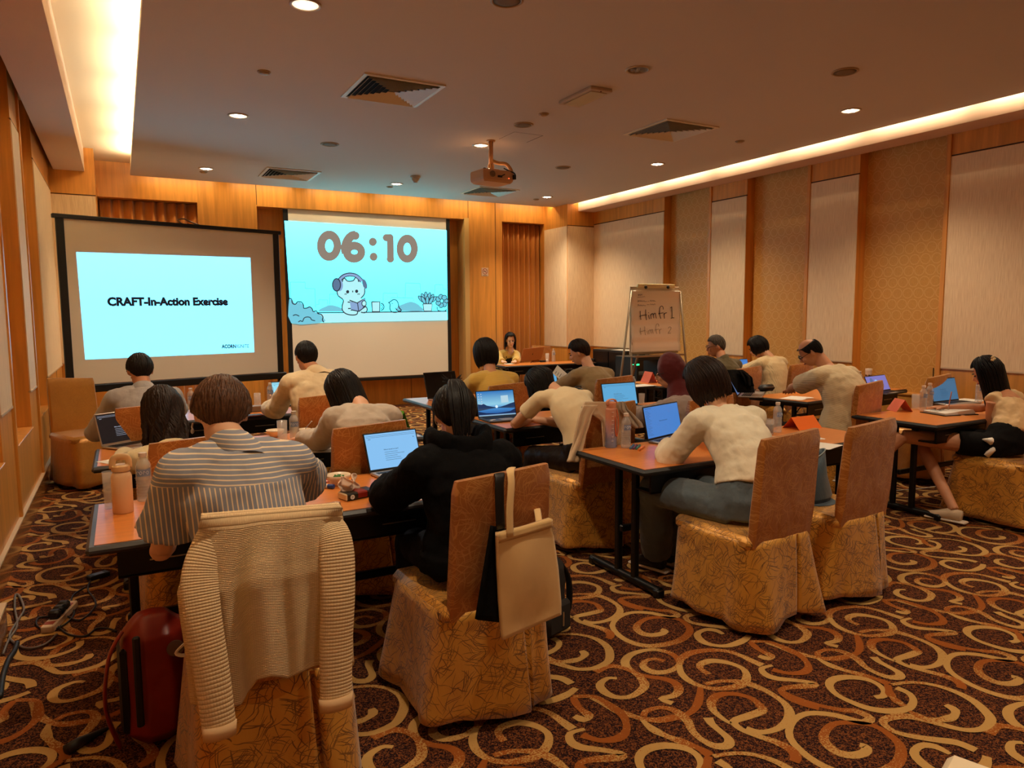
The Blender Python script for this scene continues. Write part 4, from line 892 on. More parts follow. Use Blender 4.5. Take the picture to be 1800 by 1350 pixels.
    for i in (0, 1):
        a = ft[i]; d = F.copy(); fz = a.z-.09
        mb = MB().tube([a-d*.05-o+Vector((0, 0, -.04)), a+d*.02-o+Vector((0, 0, -.035)), a+d*.12-o+Vector((0, 0, -.055)), a+d*.185-o+Vector((0, 0, -.062))], [(.034, .045), (.04, .05), (.042, .032), (.026, .022)], 14, lat=d.cross(Vector((0, 0, 1))))
        so = mb.build('shoe', shoe, t, True); MB().box(-.04, .04, -.09, .2, .0, .018, Matrix.Translation(a-o-Vector((0, 0, .09))) @ Matrix.Rotation(math.atan2(-d.x, d.y), 4, 'Z'), b=.008).build('sole', SOLE, so)
    h = hair or {}
    hm = h.get('m') or m_hair('hair_black', (22, 17, 16))
    if h.get('style') != 'hijab': hair_obj(t, o, Hc, M, h.get('style'), hm, h)
    if glass: glasses(t, o, Hc, M)
    t['_'] = 0; del t['_']
    return dict(t=t, o=o, M=M, Hc=Hc, N=N, Sh=Sh, arms=arms, spine=spine, Lt=Lt, F=F, kn=kn, ft=ft, Pv=Pv)
V = lambda x, y, z: Vector((x, y, z))
HB = m_hair('hair_black', (22, 17, 16)); HBR = m_hair('hair_brown', (74, 42, 26)); HDB = m_hair('hair_darkbrown', (44, 28, 22)); HGR = m_hair('hair_grey', (92, 82, 72)); HRED = m_hair('hair_chestnut', (92, 60, 40))
WS_ = cloth('ivory_cotton', (242, 230, 202)); TAUPE = cloth('taupe_knit', (200, 184, 166)); GREY = cloth('grey_cotton', (170, 164, 162))
# 1 striped shirt, nearest
p = person('person in blue-grey striped short-sleeved shirt seated nearest the camera', (.38, 2.50), pt(410, 782, 2.55), pt(389, 728, 2.66), (-3, 32, 4), -4, .185, hands=[V(.18, 3.14, .785), V(.62, 3.2, .785)],
    elb=(pt(283, 968, 2.62), None), hints=[V(-.8, 0, -1), V(.9, -.1, -.6)], hair=dict(m=HRED, off=.014, messy=.9, n=700, seed=3, phi=2.5, side=1.58, fine=True), top=dict(m=STRIPE, e=.03, sleeve='short', collar=True, st=.02, flare=.02, tail=True, slen=.74), skin=SKIN2, vox=.008)
MB().tube(smoothpath([sph(p['M'], p['Hc'], -.09, -.005, -.035)-p['o'], sph(p['M'], p['Hc'], -.093, -.005, -.05)-p['o'], sph(p['M'], p['Hc'], -.09, -.01, -.06)-p['o']], 3), .003, 6).ell(sph(p['M'], p['Hc'], -.091, -.01, -.068)-p['o'], (.006, .006, .009), nu=8, nv=6).build('earring', SILV, p['t'], True)
# 2 black hoodie
blk = cloth('black_fleece', (14, 13, 14), 14, .5, .95)
p = person('person in black hoodie with high black ponytail, at the chair with the tote', (1.25, 2.72), pt(808, 784, 2.78), pt(799, 731, 2.86), (-14, 28), 2, .19, hands=[V(1.08, 3.2, .785), V(1.5, 3.2, .785)],
    hints=[V(-1, -.2, -.8), V(1, -.2, -.8)], hair=dict(m=HB, off=.018, n=300, seed=5, phi=2.55, side=1.55), top=dict(m=blk, e=.044, sleeve='long', st=.03, name='hoodie', tail=True), bottom=dict(m=cloth('navy_trousers', (30, 34, 46))), skin=SKIN2)
M, Hc, o = p['M'], p['Hc'], p['o']; rr = random.Random(4); lk = MB()
for k in range(150):
    x = rr.uniform(-.045, .045); e = rr.uniform(0, .015)
    lk.tube(smoothpath([sph(M, Hc, x*.25, -.03, .125)-o, sph(M, Hc, x*.5, -.075-e, .125+e*.5)-o, sph(M, Hc, x*.9, -.12-e, .07)-o, sph(M, Hc, x*.95, -.128-e, -.01)-o, sph(M, Hc, x*.6+rr.uniform(-.012, .012), -.112-e*.5, -.10-rr.uniform(0, .04))-o], 2), [.005, .007, .007, .007, .007, .006, .005, .004, .0015], 5, cap=False)
for k in range(26):
    a = rr.uniform(0, 6.3); lk.tube([sph(M, Hc, 0, -.03, .125)-o, sph(M, Hc, .015*math.cos(a), -.03+.015*math.sin(a), .15)-o, sph(M, Hc, .045*math.cos(a), -.03+.04*math.sin(a), .15+rr.uniform(0, .035))-o], [.005, .004, .001], 5, cap=False)
lk.build('ponytail', HB, p['t'], True, fix=False)
MB().tube([sph(M, Hc, .016*math.cos(k*PI/6), -.03+.016*math.sin(k*PI/6), .135)-o for k in range(13)], .006, 6, cap=False).build('hair_tie', mat('tie', (30, 40, 50), .4), p['t'], True)
hd = MB()   # hood lying on the shoulders
N = p['N']-o
hd.tube(smoothpath([N+V(-.11, .08, .03), N+V(-.12, -.0, .045), N+V(-.085, -.075, .03), N+V(0, -.10, .01), N+V(.085, -.075, .03), N+V(.12, -.0, .045), N+V(.11, .08, .03)], 4), [(.032, .045)]*25, 12).ell(N+V(0, -.085, -.04), (.12, .055, .08))
remesh(hd.build('hood', blk, p['t']), .012, 4, [(.08, .03)])
MB().tube(smoothpath([sph(M, Hc, -.075, .03, -.03)-o, sph(M, Hc, -.088, .0, -.02)-o, sph(M, Hc, -.088, -.02, .015)-o], 3), .002, 5).build('mask_strap', WHITE, p['t'], True)
# 3 white sweater
jean = cloth('blue_denim', (92, 104, 112), 22, .35)
p = person('woman in ivory cropped sweater and blue jeans typing on a blue-screened laptop', (2.86, 2.72), pt(1262, 722, 2.98), pt(1240, 672, 3.06), (22, 38), -10, .18, hands=[V(3.02, 3.50, .80), V(3.3, 3.5, .79)], fwd=14,
    elb=(pt(1176, 806, 3.12), None), hints=[V(-1, 0, -.6), V(1, 0, -1)], hair=dict(m=HDB, off=.027, len=.125, cover=2.25, n=460, seed=8, **{'in': .03}), top=dict(m=WS_, e=.032, sleeve='long', collar=True, st=.026, hem=.12, name='sweater'),
    bottom=dict(m=jean, wide=.035), skin=SKIN2, vox=.0065, knees=[V(2.66, 3.18, .585), V(2.88, 3.22, .57)], feet=[V(2.84, 3.36, .10), V(2.99, 3.44, .09)], bulge=.08)
# 4 right-hand woman
p = person('woman with long black hair, flower hair clip and sleeveless cream top, at far right', (5.86, 2.98), pt(1762, 690, 3.10), pt(1735, 655, 3.20), (24, 30), -6, .165, hands=[pt(1668, 712, 3.42)+V(0, 0, .0), V(6.0, 3.5, .79)], fwd=10,
    elb=(pt(1738, 800, 3.12), None), hair=dict(m=HB, off=.015, len=.33, cover=2.15, n=420, seed=11, g=V(.12, -.12, -1).normalized()), top=dict(m=cloth('cream_satin', (222, 186, 134), 7, .7, .6), e=.018, sleeve='none', st=.03, name='blouse', hem=.1),
    bottom=dict(m=cloth('black_shorts', (20, 18, 18)), kind='skirt'), knees=[V(5.35, 3.42, .62), V(5.62, 3.48, .60)], feet=[V(5.12, 3.62, .30), V(5.45, 3.05, .10)], shoe=SHOEC, vox=.008, scale=.95)
M, Hc, o = p['M'], p['Hc'], p['o']; fl = MB()
for k in range(9):
    a = k*2*PI/5; q = sph(M, Hc, -.06+(.0 if k < 5 else .02), -.085, .085-(0 if k < 5 else .02)); fl.ell(q+V(.016*math.cos(a), -.006, .016*math.sin(a))-o, (.012, .007, .010), nu=8, nv=6)
fl.build('hair_clip', mat('cream_petals', (226, 196, 146), .6), p['t'], True)
bw = MB(); c = p['Pv']-o+V(-.16, .02, .02)
for a, b in (((-.0, 0, 0), (-.09, 0, .03)), ((0, 0, 0), (.07, 0, .04)), ((0, 0, 0), (-.06, 0, -.1)), ((0, 0, 0), (.05, 0, -.11))):
    bw.tube([c+V(*a), c+(V(*a)+V(*b))*.5+V(0, -.02, .0), c+V(*b)], [(.006, .012), (.02, .03), (.03, .008)], 8)
bw.build('waist_bow', WHITE, p['t'], True)
# 5 long wavy brown hair
person('woman with long wavy brown hair and cream top, left of the flask', (.29, 4.16), pt(290, 785, 4.28), pt(285, 722, 4.42), (8, 34), 0, .17, hands=[V(-.02, 4.8, .785), V(.5, 4.85, .785)],
    hair=dict(m=HDB, off=.024, len=.32, cover=2.2, n=460, seed=13, wave=.016, rag=.3, g=V(.05, -.35, -1).normalized()), top=dict(m=cloth('sand_top', (220, 200, 156)), e=.02, sleeve='long', st=.02), skin=SKIN2)
# 6 taupe top
person('woman in taupe top with long black hair, left of the white document laptop', (1.17, 4.12), pt(634, 716, 4.2), pt(603, 688, 4.36), (26, 40), -6, .165, hands=[V(.98, 4.78, .785), V(1.4, 4.85, .785)], elb=(pt(563, 776, 4.5), None),
    hair=dict(m=HB, off=.018, len=.27, cover=2.1, n=420, seed=17, rag=.25, g=V(.22, -.42, -1).normalized()), top=dict(m=TAUPE, e=.03, sleeve='long', st=.03, tail=True), bottom=dict(m=cloth('khaki_trousers', (150, 128, 92))), skin=SKIN2, bulge=.09)
# 7 leaning woman in cream tee
person('woman in cream T-shirt and black trousers leaning low over her papers', (2.82, 4.14), pt(978, 690, 4.42), pt(952, 676, 4.57), (36, 52), -14, .175, hands=[V(2.92, 4.85, .785), V(2.75, 4.7, .785)], elb=(pt(905, 745, 4.6), None), fwd=8,
    hair=dict(m=HB, off=.018, len=.18, cover=2.3, n=420, seed=19, g=V(-.1, -.15, -1).normalized()), top=dict(m=cloth('cream_jersey', (240, 218, 176), 6, .4), e=.014, sleeve='short', st=.014, slen=.55), bottom=dict(m=cloth('black_satin', (34, 24, 18), 8, .6, .45), wide=.02), skin=SKIN2, vox=.0075, bulge=.11)
# 8 maroon headscarf
p = person('woman in maroon headscarf and glasses with a taupe hooded jacket', (3.64, 4.0), pt(1196, 702, 4.12), pt(1176, 655, 4.24), (52, 18), 6, .18, hands=[V(3.5, 4.75, .785), V(3.9, 4.8, .785)], hair=dict(style='hijab'),
    top=dict(m=cloth('mauve_grey_jacket', (150, 128, 116)), e=.034, sleeve='long', st=.035, name='jacket'), glass=True, skin=SKIN2)
M, Hc, o = p['M'], p['Hc'], p['o']; N = p['N']-o; hj = MB()
hj.ell(Hc+M @ V(0, -.03, .02)-o, (.108, .112, .132), M, 20, 14); hj.tube([sph(M, Hc, 0, -.055, 0)-o, sph(M, Hc, 0, -.05, -.09)-o, N+V(0, .0, -.02), N+V(.0, -.01, -.08)], [(.1, .09), (.09, .085), (.115, .09), (.16, .1)], 18, lat=p['Lt'])
remesh(hj.build('headscarf', cloth('maroon_jersey', (94, 24, 28), 8, .5), p['t']), .010, 4, [(.08, .02)])
hd = MB().tube(smoothpath([N+V(-.12, .05, -.05), N+V(-.11, -.06, -.07), N+V(0, -.13, -.12), N+V(.11, -.06, -.07), N+V(.12, .05, -.05)], 4), [(.03, .05)]*17, 12)
remesh(hd.build('jacket_hood', cloth('mauve_grey_jacket', (150, 128, 116)), p['t']), .012, 4, [(.08, .03)])
# 9 balding man
person('balding man in cream ribbed short-sleeved shirt bending over his notes', (5.36, 4.02), pt(1455, 648, 4.16), pt(1424, 620, 4.30), (48, 40), 2, .215, hands=[V(5.75, 4.92, .785), V(6.0, 4.9, .785)], elb=(pt(1372, 690, 4.62), None), fwd=10,
    hair=dict(m=HB, off=.006, bald=.95, n=300, seed=23, phi=2.4, side=1.66, front=.955, fine=True), top=dict(m=cloth('ribbed_cream', (226, 202, 160), 8, .3, .85, (2, .016, .5)), e=.03, sleeve='short', st=.02, tail=True, slen=.72), glass=True, scale=1.1, bulge=.1)
# 10 grey shirt, glasses
person('man in grey collared shirt and glasses in front of the left screen', (.14, 5.74), pt(252, 682, 5.84), pt(246, 652, 5.94), (10, 22), 0, .19, hands=[V(-.1, 6.48, .785), V(.35, 6.5, .785)], elb=(pt(168, 760, 5.95), None),
    hair=dict(m=HB, off=.010, n=260, seed=29, phi=2.4, side=1.55, front=.8, fine=True, messy=.3), top=dict(m=GREY, e=.03, sleeve='long', collar=True, st=.02), glass=True)
# 11 cream shirt
person('man in cream long-sleeved shirt seated before the gap between the screens', (1.35, 5.7), pt(556, 655, 5.78), pt(538, 628, 5.9), (6, 14), -4, .215, hands=[V(1.05, 6.5, .785), V(1.6, 6.5, .785)], elb=(pt(487, 718, 6.0), None),
    hair=dict(m=HB, off=.010, n=260, seed=31, phi=2.45, side=1.55, fine=True), top=dict(m=cloth('cream_shirt', (238, 214, 172)), e=.034, sleeve='long', collar=True, st=.026, tail=True), scale=1.05)
# 12 yellow cardigan
person('woman in yellow knit cardigan with a black bob, seated below the wall screen', (2.92, 5.6), pt(862, 655, 5.72), pt(853, 622, 5.84), (12, 22), -4, .18, hands=[V(2.75, 6.3, .785), V(3.15, 6.3, .785)],
    hair=dict(m=HB, off=.026, len=.115, cover=2.3, n=380, seed=37, **{'in': .02}), top=dict(m=cloth('yellow_knit', (226, 182, 84), 8, .3, .9, (2, .012, .1)), e=.03, sleeve='long', st=.016, tail=True, name='cardigan'))
# 13 olive jacket
person('man in olive-grey jacket with short dark hair, reading beside the presenter table', (4.02, 5.66), pt(1036, 648, 5.80), pt(1018, 620, 5.92), (46, 26), 2, .19, hands=[V(3.75, 6.28, .785), V(4.1, 6.3, .785)],
    hair=dict(m=HDB, off=.016, n=280, seed=41, phi=2.5, side=1.55, fine=True), top=dict(m=cloth('olive_grey', (160, 134, 92)), e=.032, sleeve='long', st=.018, tail=True, name='jacket'), skin=SKIN2)
# 14 olive polo
person('grey-haired man in dark olive polo shirt and glasses, front row right', (5.9, 5.9), pt(1270, 632, 5.98), pt(1258, 609, 6.08), (58, 14), 6, .2, hands=[V(5.7, 6.6, .785), V(6.05, 6.62, .785)],
    hair=dict(m=HGR, off=.008, n=240, seed=43, phi=2.45, side=1.55, fine=True), top=dict(m=cloth('dark_olive', (92, 78, 46)), e=.028, sleeve='short', collar=True, st=.02), glass=True)
# 15 white ribbed top
person('woman in white ribbed short-sleeved top with a black bob, front row right', (6.78, 6.0), pt(1352, 628, 6.08), pt(1332, 611, 6.2), (34, 34), 2, .185, hands=[V(6.5, 6.68, .785), V(6.8, 6.7, .785)],
    hair=dict(m=HB, off=.024, len=.08, cover=2.2, n=320, seed=47, **{'in': .02}), top=dict(m=cloth('ribbed_white', (230, 204, 156), 8, .3, .85, (0, .014, .4)), e=.028, sleeve='short', st=.018, tail=True), skin=SKIN2)
# presenter
p = person('presenter with shoulder-length black hair in a yellow jacket, seated facing the room', (5.78, 11.1), pt(897, 618, 11.03), pt(897, 598, 10.95), (164, 20), 180, .18, hands=[pt(905, 637, 10.55), pt(884, 636, 10.55)], fwd=180,
    hair=dict(m=HB, off=.018, len=.16, cover=1.85, n=380, seed=53, front=.8), top=dict(m=cloth('yellow_jacket', (212, 172, 84)), e=.026, sleeve='long', st=.016, name='jacket'), skin=mat('skin_light', (232, 184, 150), .5), vox=.007, scale=1.0)
o = p['o']; ft_ = p['spine'](.62)-o+V(0, -.13, 0)
MB().box(ft_.x-.05, ft_.x+.05, ft_.y-.012, ft_.y+.01, ft_.z-.16, ft_.z+.045, b=.005).build('inner_top', cloth('dark_inner', (34, 34, 26)), p['t'])
# ================================================================= THINGS ON THE TABLES AND FLOOR
PETM = mat('bottle_plastic', (226, 226, 224), .12, alpha=.36, spec=1.0); CAPW = mat('bottle_cap', (226, 212, 196), .5); LABM = mat('bottle_label', (120, 140, 176), .5); LABW = mat('label_print', (226, 232, 240), .5)
WATER = mat('water', (235, 242, 244), .02, trans=1, ior=1.15)
def bottle(p, label, h=.215, r=.031, rz=0):
    t = thing('water_bottle', label, 'bottle', p, rz, 'clear plastic water bottles'); k = h/.215
    prof = [(r*.8, 0), (r*.95, .004*k), (r, .012*k)]
    for i in range(6): z = (.02+i*.013)*k; prof += [(r, z), (r*.93, z+.005*k), (r, z+.010*k)]
    prof += [(r, .105*k), (r*.97, .11*k), (r*.97, .15*k), (r, .152*k), (r*.9, .168*k), (r*.62, .184*k), (r*.42, .193*k), (r*.42, .2*k)]
    MB().lathe(prof, 20).build('bottle_shell', PETM, t, True)
    MB().lathe([(r*.5, .197*k), (r*.52, .199*k), (r*.52, .2145*k), (r*.47, .2155*k)], 18).build('cap', CAPW, t, 'auto')
    rr = r*.985; n = 14
    MB().add([(rr*math.cos(a), rr*math.sin(a), z) for z in (.114*k, .146*k) for a in [(-2.6+i*2.0/n) for i in range(n+1)]], [(i, i+1, n+1+i+1, n+1+i) for i in range(n)]).build('paper_label', LABM, t)
    mb = MB()
    for q in range(4):
        a = -2.35+q*.42; c = Vector((rr*1.02*math.cos(a), rr*1.02*math.sin(a), .13*k)); X = Vector((-math.sin(a), math.cos(a), 0))
        mb.tube([c+X*(.0045*math.cos(j*PI/4))+Vector((0, 0, .008*math.sin(j*PI/4))) for j in range(9 if q % 2 else 6)], .0011, 4)
    mb.build('label_figures', LABW, t)
    return t
def tumbler(p, label, h=.14, r=.033, liquid=None, upside=False):
    t = thing('drinking_glass', label, 'glass', p, 0, 'plain drinking glasses'); a, b = (r*.86, r) if not upside else (r, r*.86)
    MB().lathe([(a*.98, 0), (a, .004), (b, h), (b-.002, h), (a-.002, .01), (.0005, .009)], 24, cap=True).build('glass_wall', GLASS, t, True)
    if liquid: MB().lathe([(a-.004, .011), (a-.003+(b-a)*.55, h*.62), (.0005, h*.62)], 20).build('drink', liquid, t, True)
    return t
def cup(p, label, spoon=True):
    t = thing('tea_cup', label, 'cup', p, math.radians(-20))
    MB().lathe([(.026, 0), (.03, .004), (.040, .055), (.041, .07), (.038, .07), (.036, .05), (.0005, .012)], 24).build('bowl', CREAM, t, True)
    MB().tube([(.038+.024*math.sin(a), 0, .036+.020*math.cos(a)) for a in [i*PI/7 for i in range(8)]], .005, 8).build('handle', CREAM, t, True)
    MB().lathe([(.02, -.0), (.06, .006), (.066, .01), (.0005, .004)], 24).build('saucer', CREAM, t, True)
    if spoon: MB().tube([(-.02, 0, .02), (.01, 0, .075), (.045, 0, .115)], .0025, 6).ell((.048, 0, .118), (.008, .005, .004), nu=8, nv=5).build('spoon', SILV, t, True)
    return t
def bowl(p, label, r=.055, fillm=None, h=.045):
    t = thing('bowl', label, 'bowl', p, 0)
    MB().lathe([(r*.5, 0), (r*.55, .005), (r*.92, h*.7), (r, h), (r*.97, h+.001), (r*.88, h*.7), (.0005, h*.3)], 28).build('bowl_wall', CREAM, t, True)
    if fillm:
        mb = MB(); rr = random.Random(9)
        for i in range(9): mb.tube([(rr.uniform(-.025, .02), rr.uniform(-.02, .02), h*.8), (rr.uniform(-.02, .03), rr.uniform(-.02, .02), h*.9)], .005, 6)
        mb.build('green_wrappers', fillm, t, True)
    return t
def screen_mat(name, rgb, st=.9, top=None):
    if name in MATS: return MATS[name]
    k = NT(name); k.set('Base Color', (.01, .01, .01, 1)); k.set('Roughness', .3); k.set('Emission Color', srgb(rgb)); k.set('Emission Strength', st)
    if top:
        s = k.n('ShaderNodeSeparateXYZ', {0: k.n('ShaderNodeTexCoord').outputs['Generated']}); k.set('Emission Color', k.ramp(s.outputs[2], top))
    MATS[name] = k.m; return k.m
SBLUE = screen_mat('screen_paleblue', (136, 196, 246), .95); SBLU2 = screen_mat('screen_blue', (74, 140, 222), .8); SDIM = screen_mat('screen_dimblue', (66, 118, 156), .75); SDARK = screen_mat('screen_dark', (14, 16, 26), .6); STXT = screen_mat('screen_ink', (40, 60, 96), .6); STXL = screen_mat('screen_white', (214, 224, 244), .8); SOFF = mat('screen_off', (10, 9, 9), .12)
SGREY = screen_mat('screen_greyblue', (96, 124, 176), .7); SVIO = screen_mat('screen_violet', (132, 128, 206), .8); SCYAN = screen_mat('screen_skyblue', (98, 178, 228), .85)
def laptop(hl, hr, label, scr, tilt=20, base=SILV, style='doc', h=.21, d=.225, name='laptop', textm=None, headline='Where should we start?', bez=.008, ml=None):
    """hl, hr: the two ends of the hinge as the user sees them (left, right), at table height"""
    hl, hr = Vector(hl), Vector(hr); W = (hr-hl).length; ang = math.atan2(hr.y-hl.y, hr.x-hl.x)
    t = thing(name, label, 'laptop', hl, ang)
    b = MB().box(0, W, -d, 0, .001, .016, b=.005).build('base', base, t)
    kb = MB()
    for r in range(5):
        for c in range(13): kb.box(.022+c*(W-.044)/13, .022+(c+.82)*(W-.044)/13, -.03-r*.018-.014, -.03-r*.018, .0155, .0178)
    kb.build('keyboard', BLACK, b)
    MB().box(W*.33, W*.67, -d+.012, -d*.5-.01, .016, .0166).build('trackpad', mat('trackpad', (150, 138, 128), .4), b)
    M = Matrix.Translation((0, .002, .012)) @ Matrix.Rotation(math.radians(-tilt), 4, 'X')
    l = MB().box(0, W, -.003, .004, 0, h, M, b=.003).build('lid', ml or BLACK, t)
    s = MB().box(bez, W-bez, -.0042, -.0031, bez*1.8, h-bez, M).build('display', scr, l)
    tm = textm or STXT
    def quad(mb, u0, u1, v0, v1): mb.box(bez+(W-2*bez)*u0, bez+(W-2*bez)*u1, -.0052, -.0048, bez+(h-2*bez)*v0, bez+(h-2*bez)*v1, M)
    RX_ = Matrix.Rotation(PI/2, 4, 'X')
    if style == 'doc':
        text('screen_text', headline, tm, l, h*.042, M @ Matrix.Translation((W*.32, -.0055, h*.52)) @ RX_, 'LEFT', .0001, .00005)
        mb = MB(); rr = random.Random(int(W*9999)+len(label))
        for v in (.94, .9): quad(mb, .02, .98, v, v+.006)
        for k in range(5): quad(mb, .32, .32+rr.uniform(.2, .42), .46-k*.055, .467-k*.055)
        quad(mb, .93, .945, .8, .82); quad(mb, .05, .1, .85, .86)
        mb.build('screen_lines', tm, l)
    elif style == 'side':
        text('screen_text', headline, tm, l, h*.045, M @ Matrix.Translation((W*.38, -.0055, h*.5)) @ RX_, 'LEFT', .0001, .00005)
        mb = MB()
        for k in range(18): quad(mb, .02, .1+.08*((k*7) % 5)/5, .88-k*.045, .886-k*.045)
        quad(mb, .02, .2, .95, .96); mb.build('screen_lines', tm, l)
    elif style == 'lake':
        mb = MB(); pts = [(.0, .42), (.12, .36), (.2, .41), (.3, .31), (.42, .27), (.42, .24), (0, .24)]; F_ = lambda u, v, e: M @ Vector((bez+(W-2*bez)*u, -.0050-e, bez+(h-2*bez)*v))
        def poly(nm, P, m, e):
            n = len(P); MB().add([F_(u, v, e) for u, v in P], [tuple(range(n))]).build(nm, m, l, fix=False)
        poly('wallpaper_ridge', [(0, .5), (.1, .47), (.16, .5), (.24, .42), (.4, .36), (.5, .33), (.5, .3), (0, .3)], screen_mat('ridge', (26, 62, 110), .7), .0003)
        poly('wallpaper_ridge', [(1, .5), (.88, .46), (.76, .40), (.6, .34), (.5, .32), (.5, .3), (1, .3)], screen_mat('ridge', (26, 62, 110), .7), .0003)
        poly('wallpaper_shore', [(0, .32), (.5, .32), (1, .32), (1, .26), (.7, .29), (.5, .31), (.3, .28), (0, .22)], screen_mat('shore', (60, 84, 120), .6), .0005)
        poly('wallpaper_shore', [(0, .06), (1, .06), (1, .24), (.85, .14), (.5, .09), (.2, .12), (0, .2)], screen_mat('shore_dark', (20, 52, 104), .6), .0005)
        poly('wallpaper_note', [(.64, .5), (.84, .51), (.84, .8), (.64, .79)], screen_mat('note', (190, 222, 236), .9), .0007)
        poly('taskbar', [(0, 0), (1, 0), (1, .05), (0, .05)], screen_mat('taskbar', (150, 190, 220), .8), .0007)
        mb = MB().lathe([(.012, 0), (.0005, .001)], 16, M=Matrix.Translation(F_(.5, .36, .0006)) @ M.to_3x3().to_4x4() @ RX_); mb.build('wallpaper_sun', screen_mat('sun', (220, 244, 255), 1.0), l)
        mb = MB()
        for c in range(2):
            for r in range(7): quad(mb, .03+c*.07, .06+c*.07, .88-r*.1, .91-r*.1)
        mb.build('desktop_icons', STXL, l)
    elif style == 'pic':
        mb = MB(); quad(mb, .55, .72, .4, .62); mb.build('screen_picture', SDARK, l)
    elif style == 'tab':
        for (u, v, r, m) in ((.25, .7, .03, SGREY), (.45, .55, .035, SBLUE), (.62, .5, .028, STXL), (.38, .35, .018, SBLUE)):
            MB().lathe([(r, 0), (r*.6, .0004), (.0005, .0005)], 20, M=M @ Matrix.Translation((W*u, -.0048, h*v)) @ RX_).build('screen_bubble', m, l)
    return t
T = .7502
tp = lambda px, Y: Vector((pt(px, 690, Y).x, Y, .7502))
up = lambda v, dz=0: Vector((v.x, v.y, .7502+dz))
# ---- table nearest the left wall
t = thing('steel_flask', 'tall cream insulated flask with looped carrying lid, near table left end', 'flask', pz(217, 900, T))
FL = mat('flask_cream', (238, 196, 150), .45); FL2 = mat('flask_lid', (226, 184, 130), .5)
MB().lathe([(.038, 0), (.041, .004), (.041, .158), (.037, .17), (.0325, .177), (.0005, .177)], 32).build('flask_body', FL, t, 'auto')
MB().lathe([(.033, .177), (.0335, .183), (.033, .183)], 28).build('steel_ring', CHROME, t, True)
MB().lathe([(.036, .184), (.037, .188), (.035, .205), (.027, .212), (.0005, .212)], 28).build('lid', FL2, t, 'auto')
MB().tube(smoothpath([(-.031, 0, .195), (-.03, 0, .228), (-.018, 0, .243), (.018, 0, .243), (.03, 0, .228), (.031, 0, .195)], 4), [(.0075, .014)]*21, 10, lat=(0, 1, 0), flat=None).build('carrying_loop', FL2, t, True)
tumbler(up(pz(194, 893, T)), 'tall narrow glass half hidden behind the cream flask', .165, .026)
bottle(up(pz(255, 880, T)), 'water bottle beside the cream flask on the near table', .225, .034)
bowl(up(pz(595, 852, T)), 'cream bowl with green wrappers beside the tissue pack', .062, mat('green_wrap', (60, 120, 50), .5), .052)
t = thing('tissue_pack', 'dark green and red tissue pack with a white tissue pulled out', 'tissues', up(pz(626, 874, T)), math.radians(14))
MB().box(-.075, .08, -.045, .04, 0, .034, b=.006).build('pack', mat('pack_dark', (44, 40, 30), .35), t)
MB().box(-.02, .04, -.0455, .0405, .001, .0348, b=.006).build('red_band', mat('pack_red', (140, 36, 22), .35), t)
MB().box(-.0755, -.058, -.044, .039, .001, .033, b=.005).build('cream_end', mat('pack_cream', (226, 200, 160), .5), t)
for x, y in ((-.045, -.0462), (.062, -.0462)): MB().lathe([(.011, 0), (.011, .001), (.006, .001), (.006, 0)], 16, M=Matrix.Translation((x, y, .017)) @ Matrix.Rotation(PI/2, 4, 'X')).build('white_circle', WHITE, t)
def tis(u, v):
    a = (u-.5)*2; return (-.03+a*.055*(1-.3*v)+.01*math.sin(v*9), .01+.03*math.sin(u*9)*(.3+v*.7), .033+v*.062+.012*math.sin(u*7+1)*v)
o_ = MB().grid(tis, 18, 10).build('pulled_tissue', mat('tissue', (238, 208, 184), .9), t, True, fix=False); s_ = o_.modifiers.new('s', 'SOLIDIFY'); s_.thickness = .002
def marker(p, ang, label, rgb, cap=None, L=.135, r=.008, grp='felt-tip markers'):
    t = thing('marker_pen', label, 'pen', p+Vector((0, 0, r)), math.radians(ang), grp)
    MB().tube([(-L/2, 0, 0), (L*.2, 0, 0), (L*.22, 0, 0)], r, 10).build('barrel', mat('pen%d_%d_%d' % rgb, rgb, .4), t, 'auto')
    MB().tube([(L*.2, 0, 0), (L*.47, 0, 0), (L*.5, 0, 0)], [r*1.12, r*1.1, r*.7], 10).build('pen_cap', mat('pencap%d_%d_%d' % (cap or rgb), cap or rgb, .35), t, 'auto')
marker(up(pz(571, 858, T)), -50, 'blue and white marker between the red card and bowl', (226, 220, 214), (24, 60, 130), .11, .011)
t = thing('patterned_pouch', 'small beige pouch with printed faces beside the striped shirt', 'pouch', up(pz(556, 838, T)), .3)
MB().ell((0, 0, .034), (.045, .03, .036), nu=18, nv=10).build('pouch_body', mat('pouch', (184, 158, 120), .7, var=(30, .25)), t, True); MB().tube([(-.03, 0, .066), (0, 0, .071), (.03, 0, .066)], .003, 6).build('zip', BLACK, t, True)
t = thing('red_card', 'small red printed card lying beside the bowl', 'card', up(pz(572, 846, T)), .5); MB().box(-.04, .045, -.03, .03, 0, .002).build('card_sheet', mat('card_red', (176, 48, 40), .5), t); MB().lathe([(.012, .0022), (.0005, .0024)], 14).build('printed_dot', WHITE, t)
laptop(up(pz(650, 836, T)), up(pz(744, 822, T)), 'silver laptop showing a white document, on the near left table', SBLUE, 22, mat('laptop_champagne', (190, 170, 150), .35, .6), 'doc', .215, .23, bez=.008)
